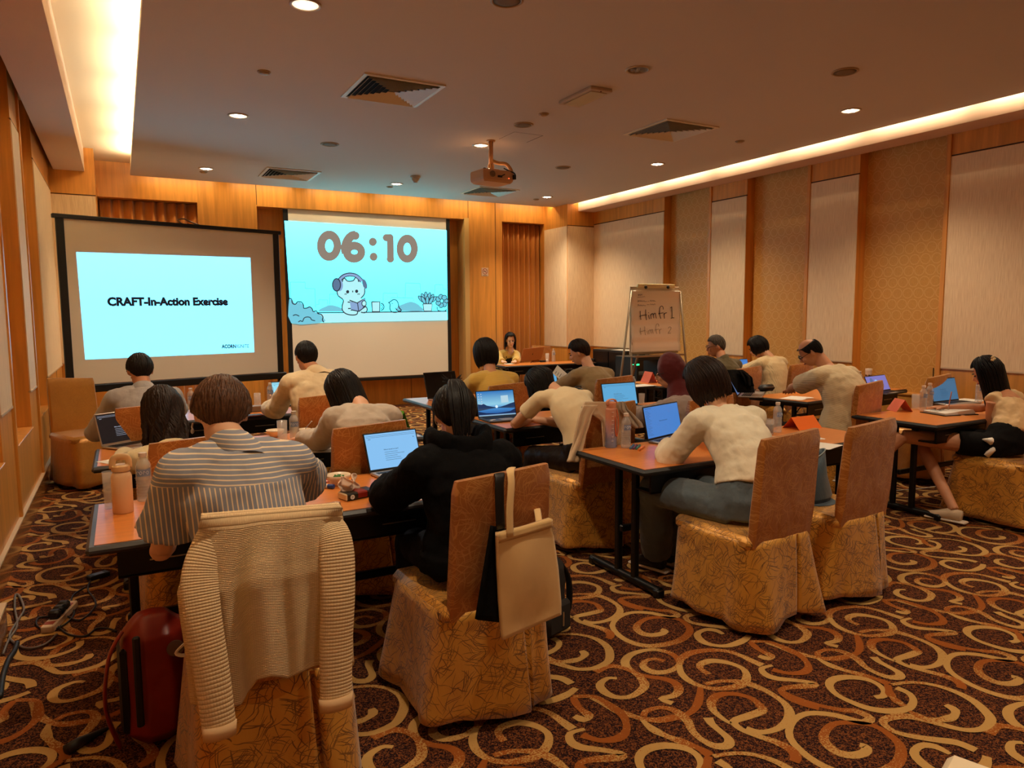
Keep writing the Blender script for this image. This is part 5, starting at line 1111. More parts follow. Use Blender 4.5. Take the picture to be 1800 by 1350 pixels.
def sheet(p, w, h, ang, label, cat='paper', m=WHITE, lines=0, n=1, lift=0, heading=None):
    t = thing('paper_sheet', label, cat, p, math.radians(ang), None)
    for k in range(n): MB().box(-w/2, w/2, -h/2, h/2, .0008*k+lift, .0008*k+.0007+lift, Matrix.Rotation(.05*k, 4, 'Z')).build('sheet', m, t)
    if lines:
        mb = MB(); rr = random.Random(len(label))
        for i in range(lines): mb.box(-w*.4, -w*.4+w*rr.uniform(.3, .75), h*.4-i*h*.8/lines, h*.4-i*h*.8/lines+.0035, .0008*n+lift, .0008*n+.0004+lift)
        mb.build('printed_lines', mat('print_ink', (60, 54, 52), .8), t)
    return t
sheet(up(pz(702, 842, T), .0175), .13, .19, 12, 'loose printed sheet resting on the near silver laptop keyboard', lines=8)
# ---- second row left
laptop(up(pz(179, 789, T)), up(pz(248, 776, T))+V(.06, .03, 0), 'laptop with dark web page and white headline, second row far left', SDARK, 16, SILV, 'doc', .215, .23, textm=STXL, ml=SILV)
sheet(up(pz(196, 812, T)), .09, .16, 30, 'folded white leaflet at the left end of the second-row table', n=2)
bowl(up(pz(484, 768, T)), 'empty pinkish bowl on the second-row left table', .062, None, .05)
tumbler(up(pz(497, 780, T)), 'tall clear glass in front of the second-row bowl', .155, .034)
bottle(up(pz(518, 779, T)), 'water bottle between the tall glass and the teacup', .215, .032)
cup(up(pz(536, 771, T)), 'cream teacup with a spoon, second-row left table')
t = thing('phone', 'red edged phone lying by the teacup papers', 'phone', up(pz(545, 774, T)+V(.05, -.1, 0)), .2); MB().box(-.035, .035, -.07, .07, 0, .008, b=.003).build('phone_body', mat('phone_red', (170, 60, 50), .4), t); MB().box(-.03, .03, -.062, .062, .008, .0086).build('phone_glass', BLACK, t)
laptop(up(pz(556, 742, T)), up(pz(600, 738, T))+V(.09, 0, 0), 'black-framed laptop showing a white page beside the woman in taupe', screen_mat('screen_cyanwhite', (150, 222, 244), 1.0), 14, BLACK, 'doc', .225, .22, bez=.016)
sheet(up(pz(575, 788, T)), .2, .28, -20, 'bluish printed sheet under the taupe sleeve elbow', lines=9)
def tent(p, ang, label, rgb, L=.2, h=.095, d=.075, name='tent_card'):
    t = thing(name, label, 'tent card', p, math.radians(ang), 'folded card name tents'); m = mat('card%d_%d_%d' % rgb, rgb, .8); th = .0015
    for s in (-1, 1): MB().add([(x, s*(d*(1-q)+.0001), h*q+dz) for x in (-L/2, L/2) for q in (0, 1) for dz in (0, th)], [(0, 2, 6, 4), (1, 5, 7, 3), (0, 1, 3, 2), (4, 6, 7, 5), (0, 4, 5, 1), (2, 3, 7, 6)]).build('card_face', m, t)
    return t
tent(tp(697, 5.12), -78, 'bright green folded card at the right end of the second-row left table', (92, 168, 40), .2, .13, .05)
# ---- second row middle
laptop(tp(840, 5.16), tp(908, 5.14), 'laptop with a blue lake and sky wallpaper, second-row middle table', screen_mat('lake_sky', (70, 150, 220), .9, [(0, srgb((20, 70, 150))), (.3, srgb((70, 150, 220))), (.45, srgb((150, 214, 240))), (1, srgb((38, 120, 196)))]), 16, mat('laptop_dark', (70, 64, 62), .4, .5), 'lake', .22, .24)
t = thing('eraser', 'small white rubber at the left edge of the lake-wallpaper laptop table', 'eraser', up(pz(866, 742, T)), .2); MB().box(-.025, .025, -.014, .014, 0, .018, b=.004).build('rubber', WHITE, t); MB().box(-.004, .025, -.0145, .0145, -.0, .0185).build('sleeve', CREAM, t)
sheet(up(pz(975, 742, T)), .21, .29, 20, 'stack of printed papers under the leaning woman hands', lines=9, n=3)
sheet(up(pz(1000, 735, T)), .21, .29, -5, 'notes lying to the right of the leaning woman papers', lines=6)
laptop(tp(1062, 5.14), tp(1122, 5.14), 'laptop with plain sky-blue page behind the pink bottle, woman in headscarf table', SCYAN, 14, BLACK, 'doc', .215, .22)
sheet(tp(1131, 5.05), .12, .16, 10, 'white card with handwriting beside the headscarf woman laptop', lines=3)
tumbler(tp(1128, 5.25), 'small glass behind the sky-blue page laptop', .1, .03)
t = thing('travel_mug', 'olive insulated travel mug with black lid and side handle', 'mug', up(pz(1016, 722, T)))
MB().lathe([(.036, 0), (.040, .004), (.043, .175), (.0005, .175)], 26).build('mug_body', mat('olive_mug', (128, 116, 82), .4, .2), t, 'auto'); MB().lathe([(.044, .175), (.044, .19), (.03, .2), (.0005, .2)], 26).build('lid', BLACK, t, 'auto')
MB().tube(smoothpath([(-.042, 0, .15), (-.075, 0, .145), (-.08, 0, .11), (-.07, 0, .07), (-.042, 0, .06)], 3), .006, 8).build('handle', BLACK, t, True); MB().tube([(-.025, 0, .2), (-.02, 0, .215), (.03, 0, .213), (.035, 0, .2)], .005, 6).build('lid_loop', BLACK, t, True)
# ---- near middle table
t = thing('tracking_bottle', 'tall pink to blue frosted sports bottle with time marks and strap', 'bottle', up(pz(1074, 786, T)))
k = NT('pink_blue_frost'); s = k.n('ShaderNodeSeparateXYZ', {0: k.n('ShaderNodeTexCoord').outputs['Object']})
k.set('Base Color', k.ramp(k.math('DIVIDE', s.outputs[2], .26), [(.15, srgb((150, 160, 196))), (.75, srgb((226, 150, 116)))])); k.set('Roughness', .35); k.set('Transmission Weight', .25); FROST = k.m
MB().lathe([(.036, 0), (.038, .005), (.0365, .03), (.0365, .24), (.033, .25), (.028, .253), (.0005, .253)], 30).build('frosted_body', FROST, t, 'auto')
PK = mat('coral_plastic', (226, 150, 112), .35)
MB().lathe([(.029, .25), (.03, .256), (.03, .285), (.024, .292), (.0005, .292)], 26).build('screw_lid', PK, t, 'auto'); MB().tube(smoothpath([(-.03, 0, .27), (-.033, 0, .295), (0, 0, .305), (.03, 0, .298), (.038, 0, .28)], 3), [(.006, .010)]*13, 8).build('lid_clasp', PK, t, True)
MB().tube(smoothpath([(.018, -.03, .248), (.024, -.04, .2), (.022, -.042, .12), (.012, -.041, .075), (.004, -.041, .12), (.006, -.04, .2)], 3), .0045, 6).build('wrist_strap', mat('coral_strap', (206, 110, 70), .5), t, True)
mb = MB()
for i in range(8): mb.box(-.022, -.008, -.0385, -.036, .045+i*.026, .0475+i*.026)
mb.build('time_marks', WHITE, t)
bottle(up(pz(1100, 787, T)), 'water bottle beside the pink sports bottle', .22, .032)
MC = [((86, 120, 160), 'slate-blue marker, rearmost of four pens by the pink bottle'), ((110, 70, 110), 'plum marker among the four pens by the pink bottle'), ((50, 120, 110), 'teal marker, third of four pens by the pink bottle')]
for i, (c, lb) in enumerate(MC): marker(up(pz(1111, 787, T))+V(.012, -.014, 0)*i*1.05, 42, lb, c, None, .125, .0075)
marker(up(pz(1125, 790, T))+V(.01, -.0, 0), 36, 'orange marker nearest the laptop, last of four pens', (232, 132, 48), None, .13, .0075)
laptop(up(pz(1139, 779, T)), up(pz(1203, 765, T))+V(0, .02, 0), 'silver laptop with saturated blue screen at the woman in ivory sweater', SBLU2, 12, mat('laptop_grey', (150, 150, 150), .35, .6), 'side', .225, .19)
tumbler(up(pz(1352, 763, T)), 'glass of dark drink behind the ivory sweater shoulder', .105, .034, mat('dark_tea', (50, 32, 20), .1))
bottle(up(pz(1366, 760, T)), 'water bottle to the left of the orange tent card', .215, .031)
tent(up(pz(1410, 752, T)), 0, 'bright orange folded tent card on the near middle table', (250, 116, 20), .24, .085, .075)
sheet(up(pz(1400, 770, T)), .3, .21, -10, 'white paper sheet lying in front of the orange tent card', n=2)
sheet(up(pz(1442, 783, T)), .21, .2, 14, 'white paper sheet overhanging the near middle table edge', n=2)
t = thing('ballpoint_pen', 'dark pen lying on the sheet before the orange tent card', 'pen', up(pz(1420, 766, T), .003), .1); MB().tube([(-.06, 0, 0), (.05, 0, 0), (.065, 0, 0)], [.004, .004, .001], 8).build('barrel', BLACK, t, True); MB().box(-.055, -.02, -.001, .001, .004, .007).build('clip', SILV, t)
# ---- far right table
tent(up(pz(1581, 722, T)), 62, 'salmon pink folded tent card on the far right table', (240, 124, 96), .16, .10, .07)
tumbler(up(pz(1609, 719, T)), 'clear glass next to the pink tent card, far right table', .13, .033)
bottle(up(pz(1622, 722, T)), 'left bottle of the pair behind the open folder', .215, .031); bottle(up(pz(1633, 716, T)), 'right bottle of the pair behind the open folder', .215, .031)
laptop(up(pz(1641, 711, T)), up(pz(1686, 706, T)), 'laptop with a dim teal-blue screen behind the pair of bottles', SDIM, 14, mat('laptop_grey', (150, 150, 150), .35, .6), 'doc', .22, .2)
t = thing('open_folder', 'black ring folder holding a thick stack of printed pages', 'folder', up(pz(1668, 727, T)), math.radians(-14))
MB().box(-.17, .17, -.125, .125, 0, .006).build('cover', BLACK, t); MB().add([(x, y, z) for x, y, z in ((-.15, -.11, .006), (.15, -.11, .006), (.15, .11, .006), (-.15, .11, .006), (-.15, -.11, .02), (.15, -.11, .045), (.15, .11, .045), (-.15, .11, .02))], [(0, 3, 2, 1), (4, 5, 6, 7), (0, 1, 5, 4), (1, 2, 6, 5), (2, 3, 7, 6), (3, 0, 4, 7)]).build('pages', WHITE, t)
mb = MB(); Mx = Matrix.Rotation(-math.atan2(.025, .3), 4, 'Y')
for i in range(5): mb.box(-.13+.0*i, -.13+.1+.03*(i % 3), .08-i*.022, .085-i*.022, .0332, .0338, Mx)
mb.build('printed_lines', mat('print_ink', (60, 54, 52), .8), t)
bottle(up(pz(1720, 708, T)), 'bottle half hidden by the right-hand woman long hair', .215, .031)
sheet(up(pz(1700, 704, T)), .3, .2, 0, 'grey-white papers behind the open folder', n=2)
t = thing('rose_pen', 'rose-coloured pen held upright by the right-hand woman', 'pen', pt(1668, 708, 3.42), 0); MB().tube([(-.0, 0, -.03), (.03, 0, .09)], .0045, 8).build('barrel', mat('rose', (196, 120, 96), .4), t, True); MB().tube([(-.0, 0, -.03), (-.006, 0, -.048)], [.004, .001], 8).build('tip', SILV, t, True)
# ---- second row right
laptop(up(pz(1297, 699, T)), up(pz(1318, 688, T))+V(.06, .12, 0), 'silver laptop with grey-blue screen angled towards the balding man', SGREY, 26, SILV, 'pic', .22, .23)
t = thing('pencil_case', 'rounded black zip case resting on the silver laptop edge', 'case', up(pz(1347, 690, T), .016), -.1); MB().box(-.1, .1, -.045, .045, 0, .07, b=.03).build('case_body', BLACK, t, 'auto'); MB().tube([(-.09, -.047, .045), (.09, -.047, .045)], .003, 6).build('zip', SILV, t)
sheet(up(pz(1400, 700, T)), .3, .21, 12, 'open notebook pages under the balding man forearm', n=4)
bottle(up(pz(1501, 690, T)), 'left bottle of the two behind the balding man shoulder', .215, .031); bottle(up(pz(1510, 688, T)), 'right bottle of the two behind the balding man shoulder', .215, .031)
t = thing('insulated_cup', 'white and steel lidded cup behind the tablet', 'cup', up(pz(1526, 681, T))); MB().lathe([(.03, 0), (.036, .19), (.0005, .19)], 24).build('cup_body', mat('cup_white', (226, 206, 186), .4), t, 'auto'); MB().lathe([(.0375, .13), (.038, .145)], 24).build('steel_band', CHROME, t); MB().lathe([(.037, .19), (.036, .21), (.0005, .212)], 24).build('lid', WHITE, t, 'auto')
laptop(up(pz(1530, 693, T)), up(pz(1566, 688, T)), 'tablet with keyboard cover showing violet bubbles, beside the ring-patterned wall', SVIO, 24, BLACK, 'tab', .18, .17, name='tablet')
# ---- front row left
bottle(up(pz(476, 713, T)), 'water bottle on the front table beside the cream-shirted man', .215, .031); bottle(tp(335, 6.85), 'water bottle whose cap peeks over the brown-haired heads', .215, .031)
tumbler(up(pz(453, 715, T)), 'upturned clear glass beside the front-row bottle', .13, .033, upside=True)
t = thing('wooden_box', 'flat grey-brown box on the front-row left table', 'box', up(pz(462, 722, T)), .05); MB().box(-.12, .14, -.05, .05, 0, .045, b=.004).build('box_body', mat('greybrown', (130, 104, 78), .6), t); MB().box(-.122, .142, -.052, .052, .036, .05, b=.003).build('lid', mat('greybrown2', (150, 120, 90), .6), t)
t = thing('phone', 'dark phone in a brown case on the front-row left table', 'phone', up(pz(452, 731, T)), .1); MB().box(-.08, .04, -.04, .04, 0, .012, b=.003).build('phone_case', mat('brown_case', (110, 50, 30), .5), t); MB().box(-.075, .035, -.036, .036, .012, .013).build('phone_glass', BLACK, t)
laptop(tp(478, 6.98), tp(478, 6.98)+V(.32, .02, 0), 'laptop mostly hidden behind the cream-shirted man', screen_mat('screen_cyanwhite', (150, 222, 244), 1.0), 8, BLACK, 'doc', .21, .2)
t = thing('juice_carton', 'small yellow drink beside the front-row bottle', 'drink', up(pz(485, 714, T))); MB().lathe([(.03, 0), (.034, .06), (.0005, .06)], 18).build('cup_wall', mat('yellow_drink', (220, 160, 50), .4), t, 'auto'); MB().lathe([(.035, .06), (.035, .066), (.0005, .067)], 18).build('lid', WHITE, t, 'auto')
# ---- front row middle
laptop(up(pz(752, 704, T)), up(pz(808, 699, T)), 'laptop with a switched-off black screen on the front-row table', SOFF, 18, mat('laptop_tan', (170, 120, 90), .4), 'none', .27, .2)
laptop(tp(930, 6.62), tp(982, 6.62), 'small laptop showing pale blue page beyond the leaning woman head', SCYAN, 14, BLACK, 'doc', .2, .2)
t = thing('reading_paper', 'white printed sheet held up by the man in olive-grey', 'paper', pt(988, 660, 6.2), math.radians(10)); Mx = Matrix.Rotation(math.radians(58), 4, 'X') @ Matrix.Rotation(math.radians(38), 4, 'Z'); MB().box(-.07, .07, -.1, .1, 0, .001, Mx).build('sheet', WHITE, t)
mb = MB()
for i in range(5): mb.box(-.05, -.05+.04+.012*(i % 3), .07-i*.028, .075-i*.028, .0012, .0016, Mx)
mb.build('printed_lines', mat('print_ink', (60, 54, 52), .8), t)
t = thing('black_bag', 'black cloth bag slumped on the front-row middle table', 'bag', up(pz(1003, 690, T))); b_ = MB().ell((0, 0, .1), (.15, .09, .12), nu=20, nv=12).build('bag_body', cloth('bag_black', (14, 13, 14), 12, .8), t, True); remesh(b_, .014, 2, [(.08, .05)]); MB().tube(smoothpath([(-.08, 0, .17), (-.05, .02, .24), (.05, .02, .24), (.08, 0, .17)], 4), .008, 6).build('bag_handle', BLACK, t, True)
# ---- front row right
tent(tp(1140, 6.85), 80, 'salmon pink tent card, left of two behind the headscarf', (236, 120, 92), .2, .13, .06); tent(tp(1158, 6.8)+V(.1, 0, 0), 20, 'darker salmon folded card, right of two behind the headscarf', (206, 92, 60), .2, .12, .06)
sheet(tp(1126, 6.6), .3, .22, 0, 'white sheet under the two salmon pink cards', n=2)
bottle(tp(1113, 6.5), 'bottle with white cap behind the sky-blue page laptop', .12, .03)
laptop(tp(1284, 6.86), tp(1318, 6.86), 'blue-screened laptop between the polo man and the white ribbed top', SBLU2, 16, BLACK, 'doc', .22, .2)
# ---- presenter table
laptop(up(pz(951, 632, T)), up(pz(914, 637, T)), 'rose-gold laptop with a dark emblem, lid turned to the room', SBLUE, 16, mat('rose_gold', (206, 150, 110), .35, .5), 'none', .235, .22, ml=mat('rose_gold', (206, 150, 110), .35, .5))
lp = bpy.data.objects['laptop.013'] if 'laptop.013' in bpy.data.objects else None
for ob in list(bpy.data.objects):
    if ob.get('label', '').startswith('rose-gold laptop'):
        lid = [c for c in ob.children if c.name.startswith('lid')][0]; W = .37
        xs = [v.co.x for v in lid.data.vertices]; W = max(xs); M = Matrix.Translation((0, .002, .012)) @ Matrix.Rotation(math.radians(-16), 4, 'X')
        MB().ell((W/2, .0048, .115), (.014, .001, .016), nu=16, nv=8).ell((W/2-.005, .0048, .14), (.004, .001, .007), nu=8, nv=6).build('emblem', BLACK, lid, True)
        e = [c for c in lid.children if c.name.startswith('emblem')][0]
        for v in e.data.vertices: v.co = M @ v.co
tumbler(up(pz(962, 636, T)), 'glass of water beside the rose-gold laptop', .15, .035); bottle(up(pz(968, 636, T))+V(.06, 0, 0), 'bottle beside the presenter glass', .225, .033)
sheet(up(pz(890, 640, T)), .3, .2, 0, 'papers under the presenter hands', n=2)
t = thing('power_adapter', 'small black box with cable on the presenter table', 'adapter', up(pz(950, 636, T))+V(0, -.08, 0)); MB().box(-.05, .05, -.03, .03, 0, .03, b=.005).build('box_body', BLACK, t); MB().tube(smoothpath([(-.05, 0, .015), (-.2, -.05, .01), (-.3, -.1, .005), (-.33, -.13, -.1), (-.33, -.13, -.5)], 4), .005, 6).build('cable', BLACK, t, True)
t = thing('desk_gear', 'dark camera-like gadgets at the right end of the presenter table', 'gadget', up(pz(1048, 636, T))); MB().box(-.1, .1, -.05, .05, 0, .06, b=.012).build('gadget_body', BLACK, t); MB().box(.13, .26, -.04, .04, 0, .03, b=.008).build('small_box', BLACK, t); MB().tube([(0, -.05, .035), (0, -.08, .035)], .025, 14).build('lens', BLKM, t)
# ---- black cabinet by the corner, equipment stand behind the flip chart
t = thing('black_cabinet', 'black cabinet against the right wall with papers on its top', 'cabinet', (7.19, 9.33, 0))
MB().box(0, .48, 0, .95, .06, .975, b=.006).build('carcass', BLACK, t); MB().box(.02, .46, .02, .93, 0, .06).build('plinth', BLKM, t)
for k in (0, 1): dd = MB().box(-.014, 0, .03+k*.45, .46+k*.45, .1, .95, b=.004).build('door', BLKM, t); MB().tube([(-.02, .43+k*.09, .5), (-.02, .43+k*.09, .58)], .006, 6).build('door_handle', SILV, dd)
sheet(Vector((7.38, 9.6, .9755)), .3, .4, 8, 'pile of papers on top of the black cabinet', n=6)
t = thing('equipment_rack', 'black equipment rack with green display behind the flip chart', 'rack', (5.95, 8.0, 0))
q0 = pt(1125, 628, 8.0); q1 = pt(1173, 628, 8.0); X0, X1 = q0.x-5.95-.05, q1.x-5.95
MB().box(X0+.02, X1-.02, .02, .48, 0, .06).box(X0, X1, 0, .5, .06, .72, b=.005).box(X0, X1, .0, .5, q0.z-.05, q0.z, b=.005).box(X0, X0+.03, 0, .5, .72, q0.z-.04).box(X1-.03, X1, 0, .5, .72, q0.z-.04).build('cabinet_body', BLACK, t)
MB().box(X1-.012, X1+.004, -.004, .5, .06, q0.z, b=.002).build('orange_lit_edge', WOOD, t)  # orange veneer strip stands for warm light on the rack's right edge
g0 = pt(1116, 640, 7.995)
MB().box(X0+.03, X1-.04, -.006, .0, .45, .62).build('amplifier_front', BLKM, t); MB().box(pt(1117, 640, 8).x-5.95, pt(1123, 640, 8).x-5.95, -.012, -.006, pt(1120, 641, 8).z-.01, pt(1120, 641, 8).z+.01).box(pt(1110, 640, 8).x-5.95, pt(1113, 640, 8).x-5.95, -.012, -.006, pt(1110, 641, 8).z-.006, pt(1110, 641, 8).z+.006).build('green_display', glow('green_led', (40, 230, 130), 3), t)
for zz in (.12, .3): MB().box(X0+.03, X1-.04, -.006, 0, zz, zz+.12).build('drawer', BLKM, t)
t = thing('speaker_phone', 'black box on the shelf of the equipment rack', 'gadget', (pt(1125, 625, 8.05).x, 8.08, q0.z)); MB().box(-.09, .09, -.05, .07, 0, .09, b=.012).build('box_body', BLACK, t); MB().box(-.07, .07, -.056, -.05, .02, .07).build('grille', BLKM, t)
# ---- flip chart
t = thing('flip_chart', 'flip chart easel with handwritten sheet reading Himfr 1 and Himfr 2', 'flip chart', (0, 7.3, 0))
ALU = mat('easel_grey', (150, 130, 104), .4, .4); FY = 7.3
def fc(px, py, y=0): q = pt(px, py, FY+y); return V(q.x, y, q.z)
a, b, c, d = fc(1109, 506), fc(1195, 503), fc(1197, 622), fc(1110, 617)
MB().box(a.x, b.x, .01, .025, d.z-.05, a.z+.02, b=.004).build('board', mat('board_white', (214, 196, 170), .5), t)
def pg(u, v):
    x = a.x+(b.x-a.x)*u+(.012*v if u > .5 else 0); z = a.z-.03-(a.z-.03-d.z+.02)*v; f = -.004-.012*v-.006*math.sin(v*19+u*1.5)-.004*math.sin(v*43)*v
    return (x, f, z-.02*v*(1-u)*0)
o_ = MB().grid(pg, 14, 44).build('paper_pad', mat('flip_paper', (250, 238, 218), .9), t, True, fix=False); s_ = o_.modifiers.new('s', 'SOLIDIFY'); s_.thickness = .002
cl = fc(1119, 503); cr = fc(1184, 502)
MB().box(cl.x, cr.x, -.03, .0, cl.z-.02, cl.z+.03, b=.005).build('clamp_bar', mat('clamp_cream', (240, 224, 170), .4), t)
for px in (1132, 1171): q = fc(px, 505); MB().lathe([(.02, 0), (.024, .01), (.014, .02), (.0005, .02)], 14, M=Matrix.Translation((q.x, -.03, q.z)) @ Matrix.Rotation(PI/2, 4, 'X')).build('clamp_knob', BLACK, t, True)
for px0, py0, px1, yy in ((1110, 510, 1094, -.10), (1196, 512, 1206, -.10)):
    q = fc(px0, py0); q2 = pt(px1, 640, FY+yy); dirn = (Vector((q2.x, yy, q2.z))-q); k = q.z/(-dirn.z); e = q+dirn*k
    MB().tube([q, e], .014, 8).build('leg', ALU, t, True)
MB().tube([fc(1110, 600), V(fc(1112, 690).x, .0, 0)], .013, 8).build('leg', ALU, t, True); MB().tube([V((a.x+b.x)/2, .05, a.z-.1), V((a.x+b.x)/2, .75, 0)], .014, 8).build('leg', ALU, t, True)
MB().box(a.x, b.x+.04, -.1, .02, d.z-.08, d.z-.06, b=.004).build('pen_tray', ALU, t)
INKM = mat('marker_ink', (52, 40, 34), .8)
def hand_stroke(pts, wpx=1.3, m=INKM, nm='handwriting'):
    P = smoothpath([pt(1100+x/15, 480+y/15, FY-.026) for x, y in pts], 3); P = [V(p.x, -.026, p.z) for p in P]
    MB().tube(P, wpx*.0035, 5).build(nm, m, t, True, fix=False)
P15 = [[(380,1000),(385,1120),(400,1230)],[(525,960),(530,1090),(548,1240)],[(365,1140),(450,1115),(555,1100)],[(600,1105),(612,1160),(625,1210)],[(598,1040),(604,1052)],[(655,1090),(662,1150),(672,1205)],[(660,1110),(690,1070),(715,1075),(725,1110),(738,1190)],[(725,1110),(760,1060),(785,1070),(790,1120),(805,1195)],[(990,960),(985,900),(945,870),(900,910),(890,1010),(900,1110),(925,1200)],[(865,1075),(930,1060),(990,1045)],[(1010,1060),(1015,1130),(1022,1200)],[(1012,1100),(1035,1060),(1080,1045)],[(1180,915),(1215,890)],[(1215,890),(1220,1030),(1222,1180)],[(1190,1190),(1235,1182),(1275,1180)],
       [(320,580),(350,560),(345,600),(330,570)],[(370,560),(380,600),(400,550),(420,590),(440,555)],[(310,635),(400,632),(505,622)],
       [(320,765),(325,720),(345,740),(325,750)],[(350,755),(370,720),(385,755),(400,720),(420,755),(440,725),(460,755),(480,725),(500,755),(550,745)],[(580,742),(610,738)],[(640,745),(655,715),(670,745),(700,720),(720,745),(745,715),(750,745),(790,740)],
       [(325,870),(325,825),(345,850),(328,858)],[(360,870),(380,835),(400,870),(420,840),(445,870),(470,840),(500,865),(530,850)],[(560,835),(615,832)],[(635,840),(660,815),(690,840),(710,815),(735,840),(760,810),(780,835)]]
for s_ in P15: hand_stroke(s_, 1.2 if s_[0][1] > 870 or s_[0][0] > 860 else .55)
FAD = mat('faint_ink', (150, 124, 96), .8); off = lambda pts, dx, dy, k: [(x*k+dx, y*k+dy) for x, y in pts]
for s_ in P15[:12]: hand_stroke(off(s_, 80, 640, .80), .7, FAD)
hand_stroke([(1120,1460),(1150,1420),(1190,1430),(1180,1490),(1130,1560),(1120,1590),(1190,1580)], .7, FAD)
# ---- cardigan over the nearest chair
t = thing('knit_cardigan', 'cream waffle-knit cardigan draped over the nearest chair back', 'cardigan', (.37, 2.2, 0))
CO = Vector((.37, 2.2, 0))
def drape(name, rows, hem, Yb, folds, nu=70, nv=70, back=True, m=KNIT, parent=None, amp=.02, solid=.012, uvs=1.0):
    """rows: list of (py, left px, right px); hem: fn u -> bottom py"""
    pys = [r[0] for r in rows]; Ls = [r[1] for r in rows]; Rs = [r[2] for r in rows]
    def fn(u, v):
        py = pys[0]+(hem(u)-pys[0])*v; L = float(np.interp(py, pys, Ls)); R_ = float(np.interp(py, pys, Rs)); px = L+(R_-L)*u
        py0 = py + (0 if v > 0 else 0) + topc(u)*(1-v)
        d = sum(A*math.sin(f*2*PI*u+p) for f, A, p in folds)*min(1, v*2.2)
        edge = .05*(abs(u-.5)*2)**4
        vt = .07
        if v < vt: a = v/vt*PI; y_ = Yb+.045+.05*math.cos(a); lift = math.sin(a)*.0+(1-abs(math.cos(a)))*.012; p = pt(px, pys[0]+topc(u)+(2 if a > 1.57 else 4), Yb+.02); p.y = y_; p.z += lift-(.02*(1-v/vt) if a < 1.57 else 0); return tuple(p-CO)
        p = pt(px, py0, Yb-.005-amp*d*min(1, (v-vt)*4)-.03*min(1, (v-vt)*3)+edge*(1-.5*v))-CO
        return tuple(p)
    topc = lambda u: -20*u+2 if name == 'knit_back' else 0
    mb = MB().grid(fn, nu, nv); o_ = mb.build(name, m, parent or t, True, fix=False)
    uvl = o_.data.uv_layers.new(name='UVMap'); n1 = nu+1
    V3 = [Vector(v) for v in mb.v]; acc = {}
    for j in range(nv+1):
        for i in range(n1): acc[j*n1+i] = (i/nu*uvs*.52, j/nv*.95)
    for lp in o_.data.loops: uvl.data[lp.index].uv = acc[lp.vertex_index]
    s_ = o_.modifiers.new('s', 'SOLIDIFY'); s_.thickness = solid; s_.offset = 0
    return o_
hem1 = lambda u: float(np.interp(u, [0, .1, .2, .3, .36, .42, .5, .6, .75, .9, 1], [1236, 1240, 1244, 1238, 1215, 1193, 1188, 1192, 1172, 1160, 1165]))
drape('knit_back', [(908, 364, 590), (925, 352, 600), (960, 340, 606), (1000, 326, 610), (1040, 314, 613), (1080, 318, 616), (1130, 326, 618), (1250, 338, 621)], hem1, 2.125, [(2.2, 1.0, 1.2), (4.6, .45, .4), (7.3, .2, 2)], amp=.016)
def sleeve(name, pts, r, flat=.45):
    P = smoothpath([pt(px, py, y)-CO for px, py, y in pts], 6); n = len(P); rr = [(r*(.8+.35*min(1, i/n*3))*(1-.18*i/n), r*flat) for i in range(n)]
    mb = MB().tube(P, rr, 20, lat=(1, 0, 0)); o_ = mb.build(name, KNIT, t, True); uvl = o_.data.uv_layers.new(name='UVMap')
    for lp in o_.data.loops: i = lp.vertex_index; uvl.data[lp.index].uv = ((i % 20)/20*.22, (i//20)*.62/n)
    return o_
sleeve('knit_sleeve', [(575, 915, 2.16), (590, 950, 2.11), (594, 1040, 2.075), (591, 1140, 2.065), (591, 1232, 2.055)], .050)
sleeve('knit_sleeve', [(376, 930, 2.16), (352, 1000, 2.115), (356, 1080, 2.075), (372, 1180, 2.055), (387, 1290, 2.045)], .046)
for px, w, py, y in ((591, .053, 1234, 2.051), (386, .047, 1284, 2.043)):
    q = pt(px, py, y)-CO; MB().tube([q+V(0, 0, .02), q-V(0, 0, .02)], [(w*.98, w*.46), (w*.92, w*.42)], 20, lat=(1, 0, 0)).build('cuff', mat('knit_rib', (232, 192, 144), .9), t, True)
# ---- tote, black bag and backpack of the hoodie chair
t = thing('tote_bag', 'plain cream canvas tote hanging from the chair back by one strap', 'bag', (1.4, 2.3, 0)); CO2 = V(1.4, 2.3, 0); CAN = cloth('canvas', (232, 192, 132), 5, .35)
rows = [(930, 876, 970), (945, 876, 974), (1000, 876, 982), (1060, 878, 987), (1085, 880, 987), (1130, 884, 985)]
pys = [r[0] for r in rows]
def tf(u, v):
    py = (938-26*u)+((1126-45*u)-(938-26*u))*v; px = float(np.interp(py, pys, [r[1] for r in rows]))*(1-u)+float(np.interp(py, pys, [r[2] for r in rows]))*u
    return tuple(pt(px, py, 2.245-.018*math.sin(PI*u)*math.sin(PI*min(1, v*1.1))+.006*math.sin(u*9+v*3)*v+.02*u)-CO2)
mb = MB().grid(tf, 24, 28); o_ = mb.build('canvas_body', CAN, t, True, fix=False); s_ = o_.modifiers.new('s', 'SOLIDIFY'); s_.thickness = .022; s_.offset = 1
mb = MB().grid(lambda u, v: tuple(Vector(tf(u, v*.08))+V(0, -.003, 0)), 20, 3); o_ = mb.build('top_hem', cloth('canvas_hem', (220, 180, 120), 8, .3), t, True, fix=False); s_ = o_.modifiers.new('s', 'SOLIDIFY'); s_.thickness = .004
def strap(nm, pts, w, m, th=.003, co=CO2):
    P = smoothpath([pt(*p)-co for p in pts], 4); MB().tube(P, [(w, th)]*len(P), 8, lat=(1, .1, 0)).build(nm, m, t, True)
strap('strap', [(897, 943, 2.24), (896, 900, 2.25), (899, 850, 2.27), (897, 828, 2.30), (900, 822, 2.36)], .016, CAN)
strap('strap', [(948, 921, 2.27), (945, 900, 2.34), (940, 880, 2.42), (925, 850, 2.42)], .014, CAN)
